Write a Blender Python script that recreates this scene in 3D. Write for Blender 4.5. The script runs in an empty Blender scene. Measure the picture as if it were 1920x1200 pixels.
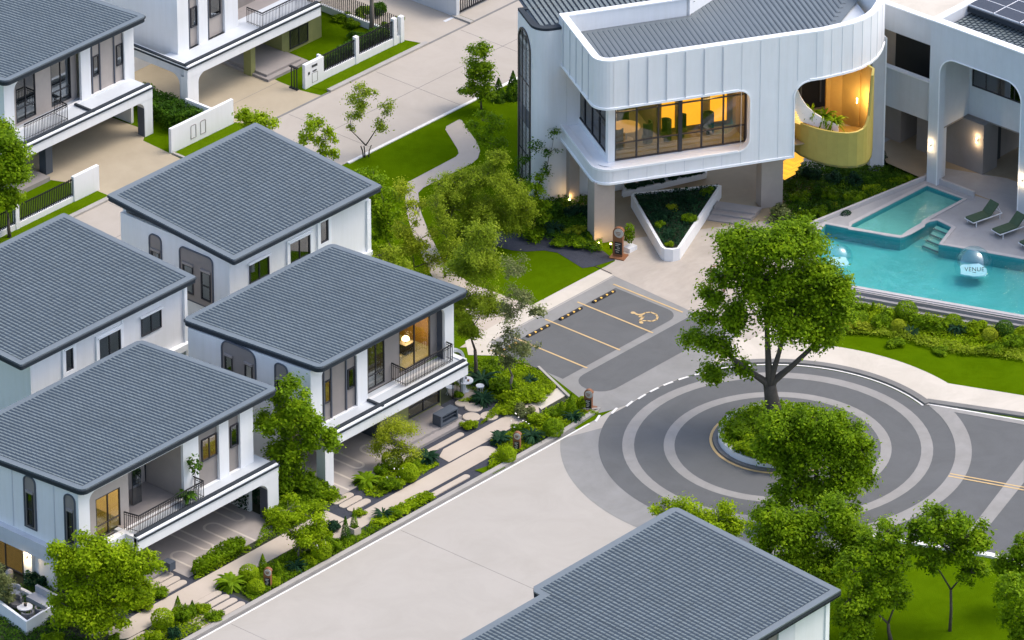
import bpy, math, random
import numpy as np
from mathutils import Vector, Matrix
from mathutils.geometry import tessellate_polygon
random.seed(7); NR = np.random.RandomState(7)
SC = bpy.context.scene; COL = SC.collection

# ------------------------------------------------------------------ camera (solved from the photograph's vanishing lines)
A_, F_, PPY, PSI, H_ = .48882, 13619.9, 597.0, .84835, 175.0
ca, sa, cp, sp = math.cos(A_), math.sin(A_), math.cos(PSI), math.sin(PSI)
def ray(px, py):
    a = (px-960)/F_; b = -(py-PPY)/F_
    x, y, z = a, ca+b*sa, -sa+b*ca
    return (x*cp+y*sp, -x*sp+y*cp, z)
_r = ray(1458, 837.5); _t = -H_/_r[2]
O_ = (-_r[0]*_t, -_r[1]*_t, H_)
def _pt(r, t): return (O_[0]+r[0]*t, O_[1]+r[1]*t, O_[2]+r[2]*t)
def P(px, py, z=0.):            # point of the horizontal plane z seen at a pixel of the 1920x1200 photograph
    r = ray(px, py); return _pt(r, (z-O_[2])/r[2])
def PX(px, py, x): r = ray(px, py); return _pt(r, (x-O_[0])/r[0])
def PY(px, py, y): r = ray(px, py); return _pt(r, (y-O_[1])/r[1])
RX, RY = cp, -sp                # the direction "to the right" on the ground
cam = bpy.data.cameras.new('camera'); cam.sensor_width = 36; cam.lens = F_/1920*36
cam.shift_y = -3/1920; cam.clip_start = 1; cam.clip_end = 3000
co = bpy.data.objects.new('camera', cam); COL.objects.link(co)
fw = Vector((sp*ca, cp*ca, -sa)); rt = Vector((cp, -sp, 0)); up = rt.cross(fw)
m = Matrix((rt, up, -fw)).transposed().to_4x4(); m.translation = Vector(O_)
co.matrix_world = m; SC.camera = co

# ------------------------------------------------------------------ light: bright overcast, weak soft sun from the right
SUN_DIR = Vector((.48, -.36, 1.0)).normalized()
el = math.asin(SUN_DIR.z); az = math.atan2(SUN_DIR.x, SUN_DIR.y)
w = bpy.data.worlds.new("World"); SC.world = w; w.use_nodes = True
nt = w.node_tree; nt.nodes.clear()
sky = nt.nodes.new('ShaderNodeTexSky'); sky.sky_type = 'NISHITA'; sky.sun_disc = False
sky.sun_elevation = el; sky.sun_rotation = az; sky.air_density = 1.0; sky.dust_density = 3.5; sky.ozone_density = 1.0
bg = nt.nodes.new('ShaderNodeBackground'); bg.inputs[1].default_value = .15
wo = nt.nodes.new('ShaderNodeOutputWorld')
nt.links.new(sky.outputs[0], bg.inputs[0]); nt.links.new(bg.outputs[0], wo.inputs[0])
sl = bpy.data.lights.new('sun', 'SUN'); sl.energy = .6; sl.angle = math.radians(20); sl.color = (1, .95, .87)
so = bpy.data.objects.new('sun', sl); COL.objects.link(so)
so.rotation_euler = (-SUN_DIR).to_track_quat('-Z', 'Y').to_euler(); so.location = (0, 0, 80)
SC.view_settings.view_transform = 'Standard'; SC.view_settings.look = 'None'
SC.view_settings.gamma = 1; SC.view_settings.exposure = 1.14; SC.view_settings.use_curve_mapping = False
SC.cycles.max_bounces = 5; SC.cycles.transparent_max_bounces = 6; SC.cycles.diffuse_bounces = 3

# ------------------------------------------------------------------ materials
def mat(name, c, rough=.7, c2=None, sc=3., amt=.5, bump=0., bsc=40., metal=0., spec=.5, emit=None, es=0., detail=4, stretch=None):
    m = bpy.data.materials.new(name); m.use_nodes = True
    n = m.node_tree.nodes; L = m.node_tree.links; b = n['Principled BSDF']
    b.inputs['Roughness'].default_value = rough; b.inputs['Metallic'].default_value = metal
    b.inputs['Specular IOR Level'].default_value = spec
    c = tuple(c)+(1,)
    b.inputs['Base Color'].default_value = c
    if c2 is None: c2 = tuple(min(1, v*.82) for v in c[:3])
    tc = n.new('ShaderNodeTexCoord'); mp = n.new('ShaderNodeMapping'); L.new(tc.outputs['Object'], mp.inputs[0])
    if stretch: mp.inputs['Scale'].default_value = stretch
    no = n.new('ShaderNodeTexNoise'); no.inputs['Scale'].default_value = sc; no.inputs['Detail'].default_value = detail
    no.inputs['Roughness'].default_value = .65
    L.new(mp.outputs[0], no.inputs['Vector'])
    rp = n.new('ShaderNodeValToRGB'); rp.color_ramp.elements[0].position = .5-amt*.5; rp.color_ramp.elements[1].position = .5+amt*.5
    rp.color_ramp.elements[0].color = tuple(c2)+(1,); rp.color_ramp.elements[1].color = c
    L.new(no.outputs[0], rp.inputs[0]); L.new(rp.outputs[0], b.inputs['Base Color'])
    if detail > 4 or name in ('white_render', 'pale_render', 'taupe_render'):
        wall = detail <= 4
        m3 = n.new('ShaderNodeMapping'); L.new(tc.outputs['Object'], m3.inputs[0]); m3.inputs['Scale'].default_value = (2.5, 2.5, .18) if wall else (.35, .35, .35)
        n3 = n.new('ShaderNodeTexNoise'); n3.inputs['Scale'].default_value = 1.6 if wall else (2.2 if 'grass' in name else 1.0); n3.inputs['Detail'].default_value = 9; n3.inputs['Roughness'].default_value = .7; n3.inputs['Distortion'].default_value = .0 if wall else .8
        L.new(m3.outputs[0], n3.inputs['Vector']); r3 = n.new('ShaderNodeValToRGB'); r3.color_ramp.elements[0].position = .42; r3.color_ramp.elements[1].position = .66
        k3 = .955 if wall else (.93 if 'concrete' in name else .86)
        r3.color_ramp.elements[0].color = (1, 1, 1, 1); r3.color_ramp.elements[1].color = (k3, k3, k3*(.985 if 'grass' not in name else .7), 1); L.new(n3.outputs[0], r3.inputs[0])
        mm = n.new('ShaderNodeMix'); mm.data_type = 'RGBA'; mm.blend_type = 'MULTIPLY'; mm.inputs[0].default_value = 1
        L.new(rp.outputs[0], mm.inputs[6]); L.new(r3.outputs[0], mm.inputs[7]); L.new(mm.outputs[2], b.inputs['Base Color'])
    if bump:
        n2 = n.new('ShaderNodeTexNoise'); n2.inputs['Scale'].default_value = bsc; L.new(tc.outputs['Object'], n2.inputs['Vector'])
        bp = n.new('ShaderNodeBump'); bp.inputs['Strength'].default_value = bump; bp.inputs['Distance'].default_value = .02
        L.new(n2.outputs[0], bp.inputs['Height']); L.new(bp.outputs[0], b.inputs['Normal'])
    if emit:
        b.inputs['Emission Color'].default_value = tuple(emit)+(1,); b.inputs['Emission Strength'].default_value = es
    return m
def leafmat(name, c1, c2, c3, tr=.35):
    m = bpy.data.materials.new(name); m.use_nodes = True
    n = m.node_tree.nodes; L = m.node_tree.links; b = n['Principled BSDF']; out = n['Material Output']
    g = n.new('ShaderNodeNewGeometry'); rp = n.new('ShaderNodeValToRGB')
    e = rp.color_ramp.elements; e[0].color = tuple(c1)+(1,); e[1].color = tuple(c3)+(1,)
    k = e.new(.55); k.color = tuple(c2)+(1,)
    tc = n.new('ShaderNodeTexCoord'); no = n.new('ShaderNodeTexNoise'); no.inputs['Scale'].default_value = 1.3
    L.new(tc.outputs['Object'], no.inputs['Vector'])
    mx = n.new('ShaderNodeMath'); mx.operation = 'MULTIPLY_ADD'; mx.inputs[1].default_value = .45
    L.new(g.outputs['Random Per Island'], mx.inputs[0])
    m2 = n.new('ShaderNodeMath'); m2.operation = 'MULTIPLY_ADD'; m2.inputs[1].default_value = 1.7; m2.inputs[2].default_value = -.58
    L.new(no.outputs[0], m2.inputs[0]); L.new(m2.outputs[0], mx.inputs[2]); L.new(mx.outputs[0], rp.inputs[0])
    L.new(rp.outputs[0], b.inputs['Base Color']); b.inputs['Roughness'].default_value = .5; b.inputs['Specular IOR Level'].default_value = .08
    t = n.new('ShaderNodeBsdfTranslucent'); L.new(rp.outputs[0], t.inputs[0])
    mi = n.new('ShaderNodeMixShader'); mi.inputs[0].default_value = tr
    L.new(b.outputs[0], mi.inputs[1]); L.new(t.outputs[0], mi.inputs[2]); L.new(mi.outputs[0], out.inputs[0])
    return m
def glassmat(name, tint, refl=.18, rough=.03):
    m = bpy.data.materials.new(name); m.use_nodes = True
    n = m.node_tree.nodes; L = m.node_tree.links; n.remove(n['Principled BSDF']); out = n['Material Output']
    t = n.new('ShaderNodeBsdfTransparent'); t.inputs[0].default_value = tuple(tint)+(1,)
    g = n.new('ShaderNodeBsdfGlossy'); g.inputs['Roughness'].default_value = rough; g.inputs[0].default_value = (.8, .88, .95, 1)
    mi = n.new('ShaderNodeMixShader'); mi.inputs[0].default_value = refl
    L.new(t.outputs[0], mi.inputs[1]); L.new(g.outputs[0], mi.inputs[2]); L.new(mi.outputs[0], out.inputs[0])
    return m
M = dict(
 poolwall=mat('shade_toned_pool_wall', (.055, .30, .31), .5, (.04, .24, .26), 5, .8),  # darker teal puts the shade on the submerged walls into their colour
 drumm=mat('gold_olive_metal', (.42, .335, .075), .55, (.36, .29, .062), 2.5),
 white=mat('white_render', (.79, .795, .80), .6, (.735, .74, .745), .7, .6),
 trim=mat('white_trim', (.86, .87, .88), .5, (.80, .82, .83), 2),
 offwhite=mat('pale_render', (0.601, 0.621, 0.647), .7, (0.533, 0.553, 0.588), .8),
 floorw=mat('balcony_coating', (0.541, 0.574, 0.599), .55, (0.476, 0.508, 0.541), .9),
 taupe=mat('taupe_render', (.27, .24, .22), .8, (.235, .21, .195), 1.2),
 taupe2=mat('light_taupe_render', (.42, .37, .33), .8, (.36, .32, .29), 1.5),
 beige=mat('beige_render', (.42, .36, .31), .8, (.36, .31, .27), 1.1),
 shutter=mat('blind_box', (.33, .30, .285), .6),
 slate=mat('slate_blue_metal', (0.020, 0.029, 0.040), .8, (0.015, 0.022, 0.029), 2),
 flash=mat('roof_flashing', (0.143, 0.167, 0.180), .45, (0.124, 0.146, 0.159), 1.5, metal=.1),
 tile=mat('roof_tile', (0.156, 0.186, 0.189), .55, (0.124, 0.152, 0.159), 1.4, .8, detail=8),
 tiled=mat('roof_tile_groove', (.018, .035, .058), .7, (.012, .025, .04), 2),  # dark colour of the grooves between the raised tiles
 iron=mat('black_iron', (0.010, 0.011, 0.014), .9, (0.007, 0.007, 0.008), 5),
 frame=mat('dark_window_frame', (.035, .035, .042), .4, (.025, .025, .03), 4),
 reveal=mat('grey_reveal', (.085, .095, .12), .6, (.07, .08, .1), 3),
 olive=mat('olive_render', (0.250, 0.256, 0.094), .75, (0.206, 0.213, 0.075), 2.5, bump=.2),
 mustard=mat('mustard_render', (0.378, 0.234, 0.050), .75, (0.306, 0.180, 0.041), 1.6),
 road=mat('road_concrete', (0.398, 0.368, 0.326), .85, (0.356, 0.332, 0.296), .16, .7, bump=.15, bsc=18, detail=8),
 road2=mat('old_road_concrete', (0.408, 0.365, 0.313), .88, (0.358, 0.319, 0.272), .25, .6, bump=.15, bsc=16, detail=10),
 drive=mat('driveway_concrete', (0.404, 0.345, 0.245), .88, (0.332, 0.277, 0.196), .5, .7, bump=.15, bsc=14, detail=9),
 path=mat('path_concrete', (0.490, 0.423, 0.352), .85, (0.426, 0.363, 0.298), .6, .6, bump=.1, detail=9),
 paleway=mat('pale_walkway', (0.562, 0.514, 0.439), .85, (0.508, 0.458, 0.386), .5, .6, detail=9),
 pave=mat('stone_paving', (0.463, 0.406, 0.344), .8, (0.354, 0.316, 0.273), 1.3, .9, bump=.2, detail=12, stretch=(1, 2.2, 1)),
 pooldeck=mat('pool_deck_stone', (0.391, 0.383, 0.383), .7, (0.323, 0.319, 0.327), .9, .7, detail=10),
 terr=mat('covered_floor', (0.357, 0.281, 0.180), .7, (0.297, 0.230, 0.150), 1.1, .8, detail=10),  # orange shift puts the warm glow under the clubhouse into the colour
 asphalt=mat('asphalt', (0.116, 0.119, 0.119), .9, (0.096, 0.099, 0.101), .35, .6, bump=.3, bsc=60, detail=10),
 band=mat('stone_band', (0.304, 0.292, 0.273), .88, (0.234, 0.226, 0.215), 1.6, .9, bump=.25, bsc=30, detail=12),
 band2=mat('grey_apron', (0.257, 0.254, 0.243), .88, (0.215, 0.211, 0.201), 1.2, .8, bump=.2, bsc=30, detail=12),
 kerb=mat('kerb_concrete', (0.400, 0.376, 0.344), .85, (0.288, 0.272, 0.248), 1.5, .8, detail=10),
 kerbd=mat('kerb_gutter', (.20, .195, .185), .85, (.15, .145, .14), 2.5, .8, detail=10),
 wpaint=mat('white_road_paint', (.80, .78, .74), .8, (.62, .6, .56), 4, .6),
 ypaint=mat('yellow_road_paint', (.62, .42, .17), .8, (.45, .33, .18), 3, .8),
 grass=mat('lawn_grass', (0.088, 0.152, 0.002), .98, (0.049, 0.097, 0.001), .55, .75, bump=.9, bsc=22, detail=14, spec=0),
 grass2=mat('verge_grass', (0.096, 0.161, 0.003), .98, (0.054, 0.101, 0.002), 1.1, .8, bump=.9, bsc=24, detail=14, spec=0),
 soil=mat('dark_gravel', (.05, .055, .075), .9, (.022, .025, .036), 6, .8, bump=.5, detail=12),
 earth=mat('planted_soil', (.035, .04, .02), .95, (.02, .028, .012), 3, .8, detail=8),
 carfl=mat('carport_floor', (0.375, 0.338, 0.312), .7, (0.312, 0.281, 0.263), .5, .6, detail=8),
 carln=mat('carport_floor_inlay', (0.546, 0.493, 0.428), .8, (0.475, 0.428, 0.369), 1.5),
 stepc=mat('step_stone', (.30, .27, .255), .75, (.25, .23, .22), 1.5),
 bark=mat('grey_bark', (.12, .10, .08), .95, (.05, .04, .03), 4, .9, bump=.8, bsc=15, detail=10),
 barkl=mat('pale_bark', (.22, .19, .15), .9, (.13, .11, .09), 5, .8, detail=8),
 wood=mat('sign_wood', (.26, .105, .04), .6, (.18, .07, .03), 8, .8, stretch=(1, 1, 5)),
 signw=mat('sign_disc', (.55, .52, .47), .5, (.4, .37, .33), 9),
 black=mat('black_plate', (.012, .014, .018), .4),
 rubber=mat('black_rubber', (.015, .015, .018), .7),
 amber=mat('yellow_reflector', (.85, .5, .1), .4, (.6, .35, .08), 9, emit=(1, .55, .12), es=.15),
 cushion=mat('green_cushion', (.06, .10, .055), .9, (.045, .078, .042), 4, bump=.2),
 metalw=mat('white_metal', (.75, .76, .78), .4),
 sofa=mat('grey_upholstery', (.16, .155, .16), .9, (.12, .115, .12), 4),
 sofa2=mat('light_upholstery', (.42, .42, .43), .9, (.36, .36, .37), 3),
 bluebox=mat('slate_blue_paint', (.07, .085, .11), .6, (.055, .07, .09), 3),
 solar=mat('solar_cell', (.035, .033, .042), .25, (.025, .024, .03), 3),
 stone=mat('pool_stone', (0.324, 0.306, 0.306), .75, (0.234, 0.225, 0.225), 2, .8, detail=9, stretch=(1, 1, 6)),
 coping=mat('pool_coping', (0.476, 0.451, 0.442), .6, (0.399, 0.383, 0.383), 3),
 pooltile=mat('pool_tile', (0.174, 0.491, 0.475), .5, (0.127, 0.420, 0.420), .8, .8, detail=6),
 pooltile2=mat('shallow_pool_tile', (0.393, 0.580, 0.491), .5, (0.322, 0.497, 0.426), 2.5, .7, detail=6),
 glass=glassmat('window_glass', (.28, .31, .33), .22),
 glassc=glassmat('clear_window_glass', (.74, .73, .68), .08),
 dark=mat('dim_interior', (.05, .055, .06), .8, (.02, .022, .026), .9, .8),
 lamp=mat('lit_lamp', (1, .8, .5), .5, emit=(1, .72, .35), es=6.),
 cream=mat('lit_interior', (.5, .42, .25), .8, (.25, .22, .14), .9, .8, emit=(.85, .55, .2), es=.28),
 amberlit=mat('backlit_amber', (.8, .4, .05), .8, (.6, .3, .04), 1.5, emit=(1, .44, .03), es=1.0),
 terrac=mat('pot_white', (.6, .6, .58), .6),
 flower=mat('white_petals', (.75, .72, .62), .7),
)
def vary(mt, k=.16):
    n = mt.node_tree.nodes; L = mt.node_tree.links; b = n['Principled BSDF']; src = b.inputs['Base Color'].links[0].from_socket
    g = n.new('ShaderNodeNewGeometry'); mr = n.new('ShaderNodeMapRange'); mr.inputs[3].default_value = 1-k; mr.inputs[4].default_value = 1+k*.6
    L.new(g.outputs['Random Per Island'], mr.inputs[0]); mm = n.new('ShaderNodeVectorMath'); mm.operation = 'SCALE'
    L.new(src, mm.inputs[0]); L.new(mr.outputs[0], mm.inputs['Scale']); L.new(mm.outputs[0], b.inputs['Base Color'])
vary(M['tile'], .12)
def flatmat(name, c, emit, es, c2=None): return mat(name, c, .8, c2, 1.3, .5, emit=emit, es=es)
M['winlit'] = flatmat('lit_room', (.45, .25, .06), (1, .50, .10), .95, (.10, .06, .02))
M['windim'] = flatmat('dim_room', (.09, .10, .10), (.5, .5, .4), .015, (.03, .035, .04))
# water: a tinted see-through surface with ripples over a real basin
def watermat(name, tint, refl):
    m = glassmat(name, tint, refl, .06); n = m.node_tree.nodes; L = m.node_tree.links
    no = n.new('ShaderNodeTexNoise'); no.inputs['Scale'].default_value = 2.2; no.inputs['Detail'].default_value = 6
    tc = n.new('ShaderNodeTexCoord'); L.new(tc.outputs['Object'], no.inputs['Vector'])
    bp = n.new('ShaderNodeBump'); bp.inputs['Strength'].default_value = .35; bp.inputs['Distance'].default_value = .25
    L.new(no.outputs[0], bp.inputs['Height'])
    g = [q for q in n if q.type == 'BSDF_GLOSSY'][0]; L.new(bp.outputs[0], g.inputs['Normal'])
    return m
M['water'] = watermat('pool_water', (.62, .93, .93), .12)
M['foam'] = mat('bubble_foam', (.62, .80, .82), .5, (.35, .66, .70), 6, .7)
M['bubble'] = glassmat('clear_bubble', (.85, .95, .97), .14)
LF = dict(
 lime=leafmat('lime_leaves', (.13, .20, .004), (.29, .42, .006), (.46, .58, .015), .45),
 mid=leafmat('green_leaves', (.065, .125, .004), (.18, .305, .006), (.34, .47, .012), .45),
 deep=leafmat('deep_green_leaves', (.022, .06, .007), (.065, .155, .010), (.16, .28, .016), .4),
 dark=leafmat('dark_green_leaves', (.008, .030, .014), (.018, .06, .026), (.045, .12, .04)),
 olive=leafmat('olive_leaves', (.13, .19, .010), (.27, .36, .018), (.44, .52, .045), .45),
 yel=leafmat('yellow_green_leaves', (.16, .20, .008), (.36, .43, .02), (.58, .60, .06), .45),
 grey=leafmat('grey_green_leaves', (.08, .10, .03), (.20, .23, .08), (.42, .44, .2), .4),
)

# ------------------------------------------------------------------ mesh builder
class MB:
    def __init__(s): s.v = []; s.f = []; s.mi = []
    def add(s, vs, fs, mi=0):
        b = len(s.v); s.v += [tuple(q) for q in vs]; s.f += [tuple(i+b for i in q) for q in fs]; s.mi += [mi]*len(fs); return s
    def box(s, x0, y0, z0, x1, y1, z1, mi=0):
        if x0 > x1: x0, x1 = x1, x0
        if y0 > y1: y0, y1 = y1, y0
        if z0 > z1: z0, z1 = z1, z0
        return s.add([(x0,y0,z0),(x1,y0,z0),(x1,y1,z0),(x0,y1,z0),(x0,y0,z1),(x1,y0,z1),(x1,y1,z1),(x0,y1,z1)],
              [(0,3,2,1),(4,5,6,7),(0,1,5,4),(1,2,6,5),(2,3,7,6),(3,0,4,7)], mi)
    def prism(s, poly, a, b, axis='z', holes=(), mi=0):
        # a flat outline (with holes) extruded from a to b along an axis
        loops = [list(poly)]+[list(h) for h in holes]
        mp = {'z': lambda p, c: (p[0], p[1], c), 'y': lambda p, c: (p[0], c, p[1]), 'x': lambda p, c: (c, p[0], p[1])}[axis]
        flat = [q for l in loops for q in l]; n = len(flat)
        tris = tessellate_polygon([[Vector((q[0], q[1], 0)) for q in l] for l in loops])
        vs = [mp(q, a) for q in flat]+[mp(q, b) for q in flat]
        fs = [tuple(t) for t in tris]+[tuple(i+n for i in reversed(t)) for t in tris]
        o = 0
        for l in loops:
            k = len(l)
            for i in range(k):
                j = (i+1) % k; fs.append((o+i, o+j, o+j+n, o+i+n))
            o += k
        return s.add(vs, fs, mi)
    def tube(s, pts, rad, n=6, mi=0, cap=True):
        pts = [Vector(p) for p in pts]; k = len(pts)
        if not hasattr(rad, '__len__'): rad = [rad]*k
        vs = []
        for i, p in enumerate(pts):
            d = (pts[min(i+1, k-1)]-pts[max(i-1, 0)]); d = d.normalized() if d.length > 1e-6 else Vector((0, 0, 1))
            a = d.cross(Vector((0, 0, 1)) if abs(d.z) < .95 else Vector((1, 0, 0))).normalized(); b = d.cross(a)
            for j in range(n):
                t = 2*math.pi*j/n; vs.append(p+(a*math.cos(t)+b*math.sin(t))*rad[i])
        fs = [(i*n+j, i*n+(j+1) % n, (i+1)*n+(j+1) % n, (i+1)*n+j) for i in range(k-1) for j in range(n)]
        if cap: fs += [tuple(range(n))[::-1], tuple((k-1)*n+j for j in range(n))]
        return s.add(vs, fs, mi)
    def lathe(s, prof, c=(0, 0, 0), n=24, mi=0):
        vs = [(c[0]+r*math.cos(2*math.pi*j/n), c[1]+r*math.sin(2*math.pi*j/n), c[2]+z) for r, z in prof for j in range(n)]
        k = len(prof)
        fs = [(i*n+j, i*n+(j+1) % n, (i+1)*n+(j+1) % n, (i+1)*n+j) for i in range(k-1) for j in range(n)]
        return s.add(vs, fs, mi)
    def strip(s, path, z0, z1, t=None, closed=False, mi=0):
        # a vertical wall following an xy path; t = thickness to the left side
        if t is None: t = .2
        n = len(path); off = []
        for i, p in enumerate(path):
            a = path[(i-1) % n] if (closed or i > 0) else p; b = path[(i+1) % n] if (closed or i < n-1) else p
            d = Vector((b[0]-a[0], b[1]-a[1])).normalized(); nn = Vector((-d.y, d.x)); off.append((p[0]+nn.x*t, p[1]+nn.y*t))
        g0 = z0 if hasattr(z0, '__len__') else [z0]*n; g1 = z1 if hasattr(z1, '__len__') else [z1]*n
        vs = []
        for i in range(n):
            vs += [(*path[i], g0[i]), (*path[i], g1[i]), (*off[i], g1[i]), (*off[i], g0[i])]
        fs = []
        for i in range(n if closed else n-1):
            a = 4*i; b = 4*((i+1) % n)
            for k in range(4): fs.append((a+k, b+k, b+(k+1) % 4, a+(k+1) % 4))
        if not closed: fs += [(0, 1, 2, 3), (4*n-1, 4*n-2, 4*n-3, 4*n-4)]
        return s.add(vs, fs, mi)
    def build(s, name, m, parent=None, smooth=False, loc=None):
        me = bpy.data.meshes.new(name); me.from_pydata(s.v, [], s.f)
        ms = m if isinstance(m, (list, tuple)) else [m]
        for q in ms: me.materials.append(M[q] if isinstance(q, str) else q)
        if len(ms) > 1: me.polygons.foreach_set('material_index', s.mi)
        if smooth: me.polygons.foreach_set('use_smooth', [True]*len(me.polygons))
        me.update()
        o = bpy.data.objects.new(name, me); COL.objects.link(o)
        if parent is not None:
            o.parent = parent
            o.matrix_parent_inverse = Matrix.Translation(-parent.location) if parent.parent is None and parent.type == 'EMPTY' else Matrix.Identity(4)
        if loc: o.location = loc
        return o
def tag(o, label=None, cat=None, group=None, kind=None):
    for k, v in (('label', label), ('category', cat), ('group', group), ('kind', kind)):
        if v: o[k] = v
    return o
def thing(name, label, cat, loc=(0, 0, 0), group=None):
    o = bpy.data.objects.new(name, None); COL.objects.link(o); o.location = loc; o.empty_display_size = .3
    return tag(o, label, cat, group)
def structure(o): return tag(o, kind='structure')
def xy(pts, z=0.): return [P(a, b, z)[:2] for a, b in pts]
def sheet(name, poly, z, m, kind='structure', holes=()):
    mb = MB(); loops = [poly]+list(holes); flat = [q for l in loops for q in l]
    tr = tessellate_polygon([[Vector((q[0], q[1], 0)) for q in l] for l in loops])
    fs = []
    for t in tr:
        a, b, c = (flat[i] for i in t)
        cr = (b[0]-a[0])*(c[1]-a[1])-(b[1]-a[1])*(c[0]-a[0]); fs.append(tuple(t) if cr > 0 else tuple(reversed(t)))
    mb.add([(q[0], q[1], z) for q in flat], fs)
    o = mb.build(name, m); o['kind'] = kind; return o
def rect(x0, y0, x1, y1): return [(x0, y0), (x1, y0), (x1, y1), (x0, y1)]
def circ(r, a0=0, a1=360, n=72, c=(0, 0)): return [(c[0]+r*math.cos(math.radians(a0+(a1-a0)*i/n)), c[1]+r*math.sin(math.radians(a0+(a1-a0)*i/n))) for i in range(n+(0 if a1-a0 == 360 else 1))]
def arcband(r0, r1, a0, a1, n=60): return circ(r1, a0, a1, n)+circ(r0, a0, a1, n)[::-1] if a1-a0 < 360 else None
def rrect(x0, y0, x1, y1, r, n=5, corners=(1, 1, 1, 1)):
    # rounded rectangle; corners in order (x0y0, x1y0, x1y1, x0y1)
    out = []
    for (cx, cy, a), on in zip(((x0+r, y0+r, 180), (x1-r, y0+r, 270), (x1-r, y1-r, 0), (x0+r, y1-r, 90)), corners):
        if on: out += [(cx+r*math.cos(math.radians(a+90*i/n)), cy+r*math.sin(math.radians(a+90*i/n))) for i in range(n+1)]
        else: out.append(((x0, y0), (x1, y0), (x1, y1), (x0, y1))[[180, 270, 0, 90].index(a)])
    return out
# ================================================================== the setting: ground, roads, paths, lawns
PZ = .5
poolO = [P(x, y, PZ)[:2] for x, y in [(1548,421),(1520,457),(1556,529),(1588,534),(1700,554),(1920,592)]]+[(20.2, -5.6), (26.5, -6.5)]+[P(x, y, PZ)[:2] for x, y in [(1920,487),(1880,480),(1830,471),(1760,459),(1784,427),(1757,414),(1742,417),(1712,434),(1698,444),(1688,447),(1660,443)]]
sheet('ground', rect(-400, -400, 500, 700), 0, 'grass', holes=[poolO])
sheet('upper_road', rect(-60, 37.2, 80, 43.6), .008, 'road2')
sheet('lower_road', rect(-70, -1.4, 2, 8.6), .008, 'road')
sheet('south_pavement', rect(-70, -3.2, -11, -1.4), .010, 'path')
NK = [P(1733,758)[:2], P(1745,760)[:2], (10.15+1.3, -7.58-3.4), (12.8, -14.5), (16, -22.5)]     # north kerb of the side road
SK = [(-5.6, -4.6), P(1600,997)[:2], P(1860,1040)[:2], P(1920,1058)[:2], (2.2, -26)]
sheet('side_road', [(-5.5, -4.2), (-4.14, -8.19), (-1.45, -14.63), (-.9, -16.4), (2.4, -26), (17, -26), (12.6, -14.4), (9.93, -7.07), (8.38, -3.04), (6, 0), (0, 2)], .009, 'asphalt')
# joints of the road slabs
jt = MB()
for x in np.arange(-60, 70, 7.0): jt.box(x+1.1, 37.3, .0085, x+1.125, 43.5, .0115)
jt.box(-60, 40.38, .0085, 80, 40.41, .0122)
for x in np.arange(-66.6, -7, 12.0): jt.box(x, -1.3, .0085, x+.02, 8.4, .0115)
structure(jt.build('road_joint', 'kerbd'))
# the round forecourt: apron, asphalt rings and stone bands
apron = circ(10.8, 127.3, 236, 50)+[(-2, -6), (5.0, -4), (6.2, 4)]
sheet('forecourt_apron', apron, .013, 'band2')
fore = circ(8.45, -21, 100, 50)+circ(8.9, 110, 240, 50)+[(-4, -6.8), (-2.5, -8.2), (3, -8.5)]
sheet('forecourt_asphalt', fore, .017, 'asphalt')
for n, r0, r1, z in (('inner', 5.12, 5.66, .021), ('outer', 7.13, 7.72, .021)):
    sheet('stone_ring', circ(r1), z, 'band', holes=[circ(r0)])
sheet('stone_ring', arcband(8.82, 9.63, -122, -20), .022, 'band')
sheet('stone_ring_infill', [(8.25, -2.9), (8.62, -3.75)]+circ(8.8, -26, -18, 4)+[(8.0, -2.6)], .0225, 'band')
sheet('stone_edge_strip', [P(1748,766)[:2], P(1920,797)[:2], (10.15+3.2, -7.58-8.2), (10.6+3.2, -7.9-8), P(1920,789)[:2], P(1745,760)[:2]], .024, 'band')
sheet('stone_cross_band', [P(1920,862)[:2], P(1920,905)[:2], P(1848,995)[:2], P(1810,1045)[:2], P(1790,1030)[:2], P(1827,983)[:2]], .021, 'band')
yl = MB(); a = Vector(P(1780,891)[:2]); b = Vector(P(1920,917)[:2]); d = (b-a).normalized(); nn = Vector((-d.y, d.x)); e = a+d*12
for o in (-.13, .13):
    q = [a+nn*(o-.05), e+nn*(o-.05), e+nn*(o+.05), a+nn*(o+.05)]; yl.prism([(v.x, v.y) for v in q], .0225, .0285)
structure(yl.build('yellow_centre_line', 'ypaint'))
# white dashes along the forecourt and the kerb line
ds = MB()
for k in range(9):
    a0 = 113.5-6.6*k
    r = 8.42+.9*max(0, (a0-96)/17)**1.6
    ds.prism(arcband(r-.06, r+.06, a0-2.1, a0+2.1, 6), .0225, .0285)
structure(ds.build('white_dashed_line', 'wpaint'))
wl = MB(); wl.box(-70, 8.50, .014, -4.4, 8.60, .026)
wl.prism(arcband(8.5, 8.6, -19, 60, 60), .0225, .0285)
a = Vector(P(1733,758)[:2]); b = Vector(P(1920,790)[:2]); d = (b-a).normalized(); nn = Vector((-d.y, d.x)); e = b+d*18
wl.prism([(v.x, v.y) for v in (a, e, e+nn*.1, a+nn*.1)], .0225, .0285)
structure(wl.build('white_edge_line', 'wpaint'))
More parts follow.
